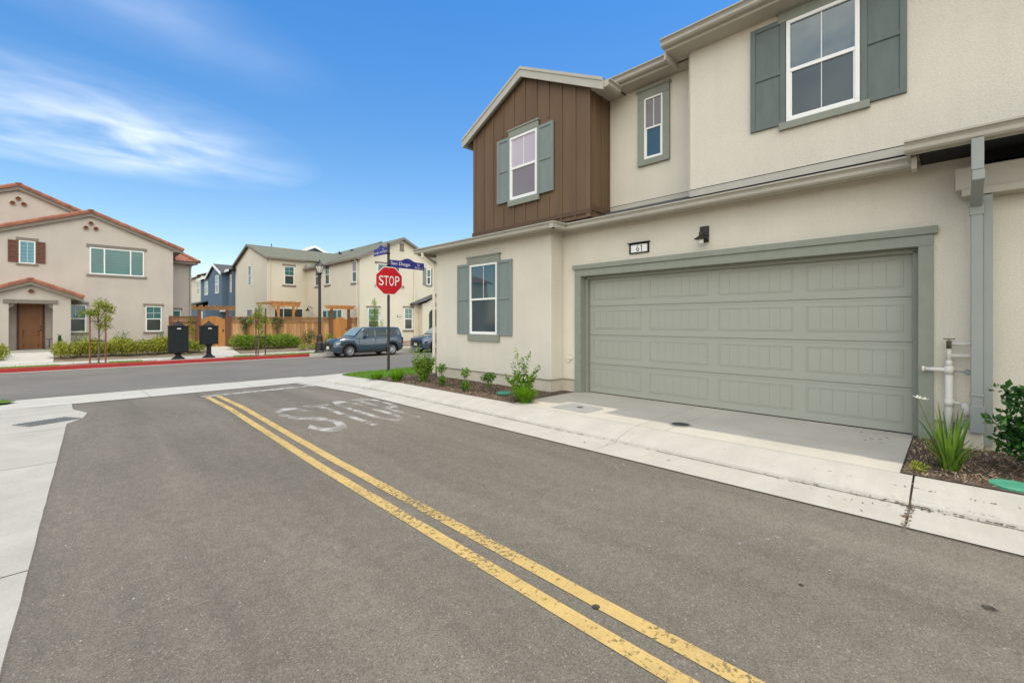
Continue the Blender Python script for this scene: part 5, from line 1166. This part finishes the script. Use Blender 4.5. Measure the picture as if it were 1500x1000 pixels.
    m = MB(); m.prism([(-.015, .42), (.06, .30), (.06, .62), (-.012, .60)], 'y', -hw * .72, hw * .72); m.prism([(-.02, P['top'][0][1] - .13), (.05, P['top'][0][1] - .16), (.05, P['top'][0][1] - .05), (-.01, P['top'][0][1] - .06)], 'y', -hw * .8, hw * .8); m.build('grille', CLAD, t)
    m = MB(); m.box(-.03, -.016, -.16, .16, .44, .58); m.build('number_plate', SIGNW, t)
    m = MB(); m.prism([(-.02, .24), (.08, .2), (.08, .3), (-.005, .30)], 'y', -hw * .95, hw * .95); m.build('bumper_lip', CLAD if not P['clad'] else GREY_M, t)
    for sgn in (-1, 1):
        m = MB(); zt = P['top'][0][1] - .04
        pts = [(.0, hw * .55), (.035, hw * .8), (.14, lerp_tab(P['half'], .14) - .02), (.34, lerp_tab(P['half'], .34) + .004)]
        vs = []
        for i, (x, y) in enumerate(pts): hh = (.05, .085, .10, .03)[i]; zc = zt - .005 + i * .022; vs += [(x - .014, sgn * (y + .012), zc - hh), (x - .010, sgn * (y + .006), zc)]
        m.add(vs, [(2 * i, 2 * i + 1, 2 * i + 3, 2 * i + 2) for i in range(3)]); m.build('headlight', HEADL, t)
        m = MB(); xr_ = Lc - .10; m.box(xr_ - .06, xr_ + .09, sgn * (lerp_tab(P['half'], xr_) - .09), sgn * (lerp_tab(P['half'], xr_) + .006), lerp_tab(P['top'], xr_) - .42, lerp_tab(P['top'], xr_) - .06); m.build('tail_light', TAILL, t, bevel=.01)
        m = MB(); x_ = .30; m.box(x_, x_ + .06, sgn * (lerp_tab(P['half'], x_) - .05), sgn * (lerp_tab(P['half'], x_) + .006), .56, .60); m.build('side_lamp', AMBER, t)
    m = MB(); m.box(.25, Lc - .25, -.7, .7, .2, .55); m.build('underbody', CLAD, t)
    return t
boxy = dict(name='parked_car', label='slate blue boxy hatchback parked in front of the cream house', L=4.08, axles=(.82, 3.32), wr=.325, under=[(0, .30), (.25, .22), (3.8, .24), (4.08, .36)],
            half=[(0, .60), (.08, .74), (.3, .85), (.8, .895), (2.2, .90), (3.6, .885), (3.95, .84), (4.08, .74)],
            top=[(0, .78), (.06, .86), (.22, .95), (.6, 1.01), (1.12, 1.07), (2.0, 1.05), (3.4, 1.10), (3.9, 1.12), (4.02, 1.05), (4.08, .92)], crown=.035,
            ws0=1.12, ws1=1.84, rf1=3.84, rg=4.0, roof=1.61, cab_b=.86, cab_t=.66, wins=[(1.60, 2.26), (2.34, 3.0), (3.10, 3.66)], seams=(1.34, 2.30, 3.10), handles=(2.04, 2.86), clad=True, spokes=10, paint=PAINT1)
c1 = car(boxy); c1.location = (9.96, 23.82, -.352); c1.rotation_euler = (0, 0, R(-1))
cross = dict(name='parked_car', label='steel blue crossover half hidden by the near house corner, behind the round-leaved bush', L=4.5, axles=(.90, 3.58), wr=.345, under=[(0, .32), (.25, .24), (4.2, .26), (4.5, .38)],
             half=[(0, .62), (.08, .76), (.3, .87), (.8, .915), (2.2, .925), (3.9, .90), (4.3, .85), (4.5, .72)],
             top=[(0, .80), (.06, .88), (.25, .97), (.7, 1.04), (1.1, 1.08), (2.2, 1.06), (3.7, 1.10), (4.3, 1.12), (4.43, 1.05), (4.5, .9)], crown=.04,
             ws0=1.10, ws1=2.0, rf1=3.6, rg=4.4, roof=1.62, cab_b=.87, cab_t=.64, wins=[(1.68, 2.42), (2.5, 3.2), (3.3, 3.8)], seams=(1.35, 2.46, 3.3), handles=(2.2, 3.1), clad=True, spokes=5, paint=PAINT2)
c2 = car(cross); c2.location = (15.4, 23.75, -.352)

# ------------------------------------------------------------------ plants
def plant(name, label, cat, loc, mats, fill, stems=None, group=None, stem_mat=TWIG, part='foliage'):
    t = thing(name, label, cat, loc, group)
    m = MB(); rg = random.Random(hash_i(label)); fill(m, rg, loc); m.build(part, mats, t, recalc=False)
    if stems:
        s = MB(); stems(s, rg, loc); s.build('stem', stem_mat, t)
    return t
def hash_i(s): return sum((i + 1) * ord(c) for i, c in enumerate(s))
def twigs(n, h, sp):
    def f(m, rg, o):
        for _ in range(n):
            a = rg.uniform(0, 6.28); r = sp * rg.uniform(.3, 1); hh = h * rg.uniform(.7, 1)
            m.tube([o, (o[0] + math.cos(a) * r * .35, o[1] + math.sin(a) * r * .35, o[2] + hh * .5), (o[0] + math.cos(a) * r, o[1] + math.sin(a) * r, o[2] + hh)], [.009, .006, .003], 5)
    return f
def clumpy(cl, n, size, **k):
    def f(m, rg, o): leaves(m, rg, [(o[0] + a, o[1] + b, o[2] + c, d, e, g_) for a, b, c, d, e, g_ in cl], n, size, **k)
    return f
# the planting bed under the front window
def sprigs(m, rg, o, spec, size, r0=.05):
    for a, r, h, n in spec:
        for i in range(n):
            q = rg.uniform(.12, 1); p = (o[0] + math.cos(a) * r * q ** 1.25, o[1] + math.sin(a) * r * q ** 1.25, o[2] + h * q)
            s_ = r0 * (1.25 - q * .75); leaves(m, rg, [(*p, s_, s_, s_)], 1, size * (1.2 - .4 * q))
def bush_fill(m, rg, o):
    leaves(m, rg, [(o[0], o[1], o[2] + .34, .17, .18, .24), (o[0] - .1, o[1] + .1, o[2] + .4, .12, .12, .16), (o[0] + .1, o[1] - .1, o[2] + .4, .12, .12, .16)], 900, .055)
    sprigs(m, rg, o, [(rg.uniform(0, 6.28), rg.uniform(.12, .34), rg.uniform(.5, .92), 85) for _ in range(17)], .058, .05)
plant('leafy_bush', 'large bright green bush at the near house corner, in front of the downspout', 'bush', (5.95, 8.85, .11), LF_MID, bush_fill, twigs(14, .7, .22))
def sprig(m, rg, o):
    for a, r, h, n in ((2.2, .12, .90, 110), (2.9, .22, .66, 100), (-.9, .12, .82, 110), (-1.6, .30, .54, 130), (-1.2, .33, .62, 120), (.4, .06, .76, 100), (3.6, .2, .46, 90), (1.5, .24, .5, 100), (1.9, .34, .42, 90), (2.5, .3, .4, 80)):
        for i in range(n):
            q = rg.uniform(.18, 1); p = (o[0] + math.cos(a) * r * q ** 1.3, o[1] + math.sin(a) * r * q ** 1.3, o[2] + h * q)
            s = .05 * (1.25 - q * .75); leaves(m, rg, [(*p, s, s, s)], 1, .058 * (1.2 - .4 * q))
    leaves(m, rg, [(o[0], o[1], o[2] + .28, .18, .20, .20)], 620, .055)
t = plant('flowering_shrub', 'sprawling green shrub with white blossoms beside the bump-out corner', 'shrub', (5.86, 5.55, .12), LF_MID, sprig, twigs(9, .7, .16))
m = MB(); rg = random.Random(5)
for _ in range(22):
    p = (5.84 + rg.uniform(-.15, .15), 5.52 + rg.uniform(-.18, .18), .12 + rg.uniform(.25, .6)); leaves(m, rg, [(*p, .02, .02, .02)], 5, .035, k=1)
m.build('blossom', PETAL, t, recalc=False)
for i, (x, y, lab, h) in enumerate(((5.82, 7.95, 'small two-tiered rose shrub nearest the big bush at the house corner', .5), (5.75, 7.05, 'small two-tiered rose shrub, the middle one under the shuttered window', .47), (6.02, 6.62, 'small rounded rose shrub beside the green valve lid', .42))):
    if i < 2: cl = [(0, 0, h * .80, .085, .085, .10), (.0, 0, h * .25, .09, .09, .10), (-.05, -.08, h * .35, .06, .06, .06)]
    else: cl = [(0, 0, .30, .10, .13, .09), (-.02, .13, .27, .08, .08, .06), (0, -.10, .33, .07, .07, .07), (0, 0, .14, .05, .05, .08)]
    plant('rose_shrub', lab, 'shrub', (x, y, .115), [LF_DK[1]] + LF_MID[1:], clumpy(cl, 620, .042), twigs(5, h * .8, .06), group='small rose shrubs in the bed', stem_mat=BARK)
for x, y, lab, h, n in ((5.50, 10.25, 'low tuft of bright grass left of the stop sign post base', .22, 260), (5.66, 9.55, 'round tuft of bright green grass right of the stop sign post base', .34, 420), (5.66, 5.30, 'round tuft of bright green grass at the driveway corner', .34, 520)):
    plant('grass_tuft', lab, 'grass tuft', (x, y, .11), LF_GRASS, lambda m, rg, o, h=h, n=n: blades(m, rg, o, int(n * 1.9), h * rg.uniform(.98, 1.02), .25, .010, droop=.75, base=.09), group='bright green grass tufts', part='blades')
# lily and dark shrub at the right
def lily(m, rg, o):
    blades(m, rg, o, 46, .62, .34, .034, droop=.5, base=.07); blades(m, rg, o, 8, .5, .55, .022, droop=.8, base=.05)
t = plant('lily_plant', 'strappy lily with white flowers growing beside the standpipe', 'lily', (5.86, .02, .135), LF_LILY, lily, lambda m, rg, o: m.tube([o, (o[0] - .02, o[1] + .12, o[2] + .35), (o[0] - .02, o[1] + .22, o[2] + .64)], [.007, .006, .004], 6), part='blades')
m = MB(); rg = random.Random(2)
for c in ((5.84, .245, .79), (5.80, .225, .785), (5.84, .19, .775)):
    for k in range(6):
        a = k * 1.047; d = Vector((math.cos(a) * .6, math.sin(a), .35)).normalized(); u_ = Vector((-d.y, d.x, 0)).normalized(); p = Vector(c)
        m.add([p, p + d * .022 + u_ * .010, p + d * .042, p + d * .022 - u_ * .010], [(0, 1, 2, 3)])
m.build('flower', PETAL, t, recalc=False)
plant('glossy_shrub', 'dark glossy evergreen shrub at the right end, by the porch wall', 'shrub', (6.15, -.62, .135), LF_DK, clumpy([(0, 0, .35, .26, .26, .25), (-.05, .12, .66, .16, .16, .12), (.05, -.1, .6, .2, .2, .15), (-.12, .22, .50, .13, .13, .10), (0, .15, .28, .2, .2, .12), (-.1, -.3, .5, .25, .25, .25), (.02, .28, .74, .09, .09, .06), (-.05, .33, .45, .10, .09, .05)], 3000, .068, aspect=.62), twigs(9, .6, .25), stem_mat=BARK)
plant('ground_weed', 'small pale weed at the edge of the right mulch bed beside the driveway', 'weed', (5.60, .23, .135), LF_YEL, clumpy([(0, 0, .04, .09, .07, .035)], 130, .03))
for x, y, lab in ((6.04, 6.22, 'round green plastic valve lid in the mulch under the front window'), (5.62, -.36, 'round green plastic valve lid in the mulch at the right end')):
    m = MB(); m.lathe([(.145, 0), (.145, .022), (.13, .03), (0, .032)], (x, y, .13), 24); m.box(x - .02, x + .02, y - .05, y + .05, .162, .166); u = m.build('valve_lid', VALVE); tag(u, lab, 'valve lid', 'green valve lids in the mulch')
# mulch chips
m = MB(); rg = random.Random(11)
for (x0, x1, y0, y1, z, n) in ((5.47, 6.85, 5.42, 9.7, .115, 5200), (5.47, 7.2, 9.7, 10.6, .105, 700), (5.47, 7.18, -1.6, .33, .135, 4200)):
    for _ in range(n):
        x, y = rg.uniform(x0, x1), rg.uniform(y0, y1); a = rg.uniform(0, 6.28); l = rg.uniform(.012, .042); b = rg.uniform(.004, .011)
        dx, dy = math.cos(a) * l / 2, math.sin(a) * l / 2; nx, ny = -math.sin(a) * b / 2, math.cos(a) * b / 2; zz_ = zr(y) + z + rg.uniform(.003, .02); t1 = rg.uniform(-.012, .012)
        m.k = rg.choices((0, 1, 2, 3), (4, 3, 3, 2) if y > 1 else (4, 6, 3, 2))[0]
        m.add([(x - dx - nx, y - dy - ny, zz_ - t1), (x - dx + nx, y - dy + ny, zz_ - t1 + .003), (x + dx + nx, y + dy + ny, zz_ + t1 + .003), (x + dx - nx, y + dy - ny, zz_ + t1)], [(0, 1, 2, 3)])
struct(m.build('mulch_chips', CHIP, recalc=False), 'stuff')
m = MB(); rg = random.Random(12)
for (cx, cy, sx, sy, n) in ((4.93, .25, .03, .12, 90), (4.93, -.25, .02, .25, 110), (4.93, -.8, .03, .3, 120), (4.7, .25, .2, .012, 60), (4.92, .8, .02, .3, 30), (4.85, .6, .1, .3, 16), (4.92, 3.0, .02, .5, 14), (6.9, .6, .2, .15, 14), (4.93, 9.5, .02, .4, 20), (4.75, 2.5, .15, 1.2, 14)):
    for _ in range(n):
        x, y = rg.gauss(cx, sx), rg.gauss(cy, sy); a = rg.uniform(0, 6.28); l = rg.uniform(.012, .04); b = rg.uniform(.004, .010)
        zz_ = .0125 if x < 4.9 else (.02 if x < 4.96 else .14)
        dx, dy = math.cos(a) * l / 2, math.sin(a) * l / 2; nx, ny = -math.sin(a) * b / 2, math.cos(a) * b / 2; m.k = rg.choice((0, 0, 2, 3, 3))
        m.add([(x - dx - nx, y - dy - ny, zz_), (x - dx + nx, y - dy + ny, zz_ + .004), (x + dx + nx, y + dy + ny, zz_ + .004), (x + dx - nx, y + dy - ny, zz_)], [(0, 1, 2, 3)])
struct(m.build('leaf_litter', CHIP, recalc=False), 'stuff')
# grass patches
def grass_patch(m, rg, pts_fn, n, h):
    for _ in range(n):
        x, y, z = pts_fn(rg); blades(m, rg, (x, y, z), 1, h, h * .6, .010, droop=.2, base=0)
m = MB(); rg = random.Random(21)
def corner(rg):
    while True:
        x, y = rg.uniform(5.5, 9.5), rg.uniform(10.65, 12.86)
        if not (x < 6.45 and y > 11.9 and math.hypot(x - 6.45, y - 11.9) > .97): return x, y, zr(y) + .11
grass_patch(m, rg, corner, 5200, .06)
grass_patch(m, rg, lambda r: (r.uniform(-3, -.85), r.uniform(13.3, 13.85), zr(13.5) + .05), 500, .06)
def strip(rg):
    a, b = rg.choice(((-9, -.2), (-9, -.2), (1.3, 2.4), (5.9, 6.8), (7.3, 9.9), (7.3, 9.9), (10.4, 16))); return rg.uniform(a, b), rg.uniform(25.08, 25.6), -.2
grass_patch(m, rg, strip, 5200, .09)
struct(m.build('grass', LF_GRASS, recalc=False), 'stuff')
# hedges and shrubs across the street
def hedge(label, x0, x1, y, h, mats, n, z=-.12, seed=1, nm='low_hedge'):
    rg = random.Random(seed); t = thing(nm, label, 'hedge', ((x0 + x1) / 2, y, z), 'low hedges along the far pavement'); m = MB(); x = x0; cl = []
    while x < x1: r = rg.uniform(.28, .45); hh = h * rg.uniform(.75, 1.08); cl.append((x, y + rg.uniform(-.2, .2), z + hh * .52, r, rg.uniform(.28, .42), hh * .52)); x += r * .75
    leaves(m, rg, cl, int(n * 1.9), .10, up=.8); m.build('foliage', mats, t, recalc=False)
    s = MB()
    for c in cl[::2]: s.tube([(c[0], c[1], z - .05), (c[0], c[1], c[2] + .1)], .02, 5)
    s.build('stem', BARK, t); return t
hedge('long yellow green hedge in front of the tan house', -.15, 3.9, 27.9, .72, LF_HEDGE, 5200, z=.0, seed=3)
hedge('yellow green hedge left of the tan house steps', -4.2, -1.95, 27.8, .62, LF_HEDGE, 2600, z=.0, seed=4)
hedge('small bushy hedge between the mailboxes and the garden gate', 4.0, 5.15, 27.9, .62, LF_HEDGE[1:] + LF_MID[:1], 1300, z=.0, seed=5)
hedge('soft green hedge in front of the long cedar fence', 6.75, 10.0, 28.3, .78, LF_HEDGE[2:] + LF_MID[:2], 4800, z=.02, seed=6)
def bush(label, x, y, z, r, h, mats, n, nm='round_shrub', size=.08):
    return plant(nm, label, 'shrub', (x, y, z), mats, clumpy([(0, 0, h * .5, r, r, h * .5), (r * .4, .05, h * .65, r * .6, r * .6, h * .4), (-r * .5, 0, h * .35, r * .6, r * .6, h * .35)], n, size), twigs(6, h * .8, r * .6), stem_mat=BARK, group='shrubs across the street')
bush('dark green shrub against the cedar fence behind the street lamp', 11.05, 29.3, .08, .42, 1.0, LF_DK, 700)
bush('green shrub against the fence just right of the street lamp', 12.3, 29.3, .08, .30, .7, LF_MID, 420)
bush('round green shrub under the cream house window, behind the boxy car', 17.0, 29.1, -.05, .42, .95, LF_DK[1:] + LF_MID[:1], 620)
bush('small dark shrub between the boxy car and the round shrub', 16.1, 29.0, -.05, .22, .8, LF_DK, 300)
bush('low yellow shrub left of the street lamp base', 10.7, 27.6, -.1, .34, .34, LF_YEL, 360)
bush('pale dry shrub in the bare bed left of the street lamp', 9.95, 27.3, -.12, .30, .36, LF_HEDGE, 300)
bush('low green plant at the tan house porch pillar', .05, 30.2, .05, .3, .35, LF_MID, 300)
bush('small sprouting shrub under the tan house lower window', 2.1, 30.9, .1, .42, 1.05, LF_DK[1:] + LF_MID[:1], 330)
bush('dark sprouting shrub at the tan house wall near the mailbox', 3.7, 31.2, .1, .3, .8, LF_DK, 240)
bush('green sprouting shrub behind the left sapling by the tan house', .5, 30.9, .1, .4, 1.0, LF_MID, 300)
bush('dark upright shrub at the far left by the tan porch', -2.35, 29.9, .05, .25, 1.25, LF_DK, 420)
bush('low reddish green plant beside the tan house steps', -1.95, 28.4, -.03, .35, .4, LF_MID, 320)
plant('cactus', 'dark upright cactus in front of the right porch pillar of the tan house', 'cactus', (-.2, 30.2, .05), LF_DK, clumpy([(0, 0, .25, .10, .10, .25), (.03, 0, .6, .08, .08, .22), (.0, 0, .86, .06, .06, .08), (.14, 0, .45, .06, .06, .12)], 360, .05), lambda m, rg, o: m.tube([o, (o[0] + .02, o[1], o[2] + .85)], [.06, .05], 8), stem_mat=LF_DK[2])
# saplings
def sapling(label, x, y, z, stakes, htop, crown, mats, n, size, stake_h, sm):
    t = thing('sapling', label, 'tree', (x, y, z), 'young saplings along the far street'); rg = random.Random(hash_i(label))
    m = MB(); m.tube([(x, y, z - .05), (x + .02, y, z + htop * .4), (x - .01, y + .02, z + htop * .75), (x, y, z + htop)], [.035, .028, .018, .006], 7)
    for c in crown: m.tube([(x, y, z + max(.7, c[2] - .5)), (x + c[0] * .6, y + c[1] * .6, z + c[2] - .1), (x + c[0], y + c[1], z + c[2])], [.014, .009, .004], 5)
    m.build('trunk', BARK, t)
    m = MB(); leaves(m, rg, [(x + a, y + b, z + c, d, e, f) for a, b, c, d, e, f in crown], n, size, up=-.1, shell=.3, aspect=.38); m.build('crown', mats, t, recalc=False)
    for sx_ in stakes:
        m = MB(); m.tube([(x + sx_, y, z - .05), (x + sx_ * 1.02, y, z + stake_h)], .03, 7); m.build('stake', sm, t)
    m = MB()
    for hz in (.95, 1.75):
        if stakes: m.bar((x + min(stakes), y - .03, z + hz), (x + max(stakes), y - .03, z + hz), .012, .03)
    if stakes: m.build('tie', BLK, t)
    return t
sapling('young yellow green sapling between two orange stakes before the tan house', .98, 25.3, -.19, (-.26, .22), 2.55, [(.1, 0, 2.45, .28, .25, .22), (.32, .05, 2.25, .24, .22, .22), (-.1, 0, 2.1, .2, .2, .22), (.25, -.05, 1.85, .22, .2, .18), (-.32, 0, 2.12, .24, .2, .10), (-.48, 0, 2.05, .16, .15, .08), (.1, .05, 1.55, .22, .2, .16), (.35, 0, 1.55, .12, .12, .12)], LF_YEL, 1300, .10, 2.1, STAKE)
sapling('young pale sapling between two dark stakes before the cedar fence', 6.98, 25.3, -.19, (-.10, .34), 2.7, [(.1, 0, 2.5, .16, .16, .26), (.05, 0, 2.15, .26, .24, .22), (.25, 0, 1.85, .3, .26, .2), (.42, 0, 1.75, .2, .2, .16), (.05, 0, 1.5, .24, .22, .2), (-.2, 0, 2.0, .2, .18, .18), (.15, 0, 1.2, .16, .15, .15), (-.38, 0, 1.8, .12, .12, .12)], LF_YEL, 1150, .095, 2.45, STAKE_D)
sapling('slim unstaked sapling in front of the cream house, above the boxy car', 15.2, 28.6, -.05, (), 3.3, [(0, 0, 2.9, .18, .18, .45), (.08, 0, 2.3, .32, .28, .35), (-.1, 0, 1.75, .34, .3, .35), (.1, 0, 1.2, .34, .3, .35), (0, 0, .75, .26, .25, .25), (.55, 0, 1.2, .14, .12, .6)], LF_MID, 1500, .095, 0, STAKE)
# vines on the fence
for x, w_, lab, zs in ((7.55, .34, 'dark ivy vine climbing the cedar fence beside the garden gate', 1.75), (9.3, .40, 'broad dark ivy vine on the cedar fence behind the pale sapling', 1.82)):
    plant('ivy_vine', lab, 'vine', (x, YF - .08, .1), LF_DK, clumpy([(0, -.03, 1.3, w_, .05, .35), (.05, -.03, .8, w_ * .45, .05, .5), (-.1, -.03, 1.6, w_ * .9, .05, .15), (.3, -.03, 1.5, w_ * .5, .05, .2)], 520, .075), lambda m, rg, o: m.tube([o, (o[0] + .05, o[1], o[2] + .8), (o[0], o[1], o[2] + 1.5)], [.02, .015, .008], 5), group='vines on the cedar fence', stem_mat=BARK)
plant('ivy_vine', 'narrow ivy vine on the dark fence section right of the tall mailbox', 'vine', (4.95, YF - .08, .1), LF_DK[:1] + LF_YEL[:1], clumpy([(0, -.03, 1.0, .14, .05, .6), (-.05, -.03, 1.6, .2, .05, .2)], 260, .07), lambda m, rg, o: m.tube([o, (o[0], o[1], o[2] + 1.4)], [.02, .008], 5), group='vines on the cedar fence', stem_mat=BARK)
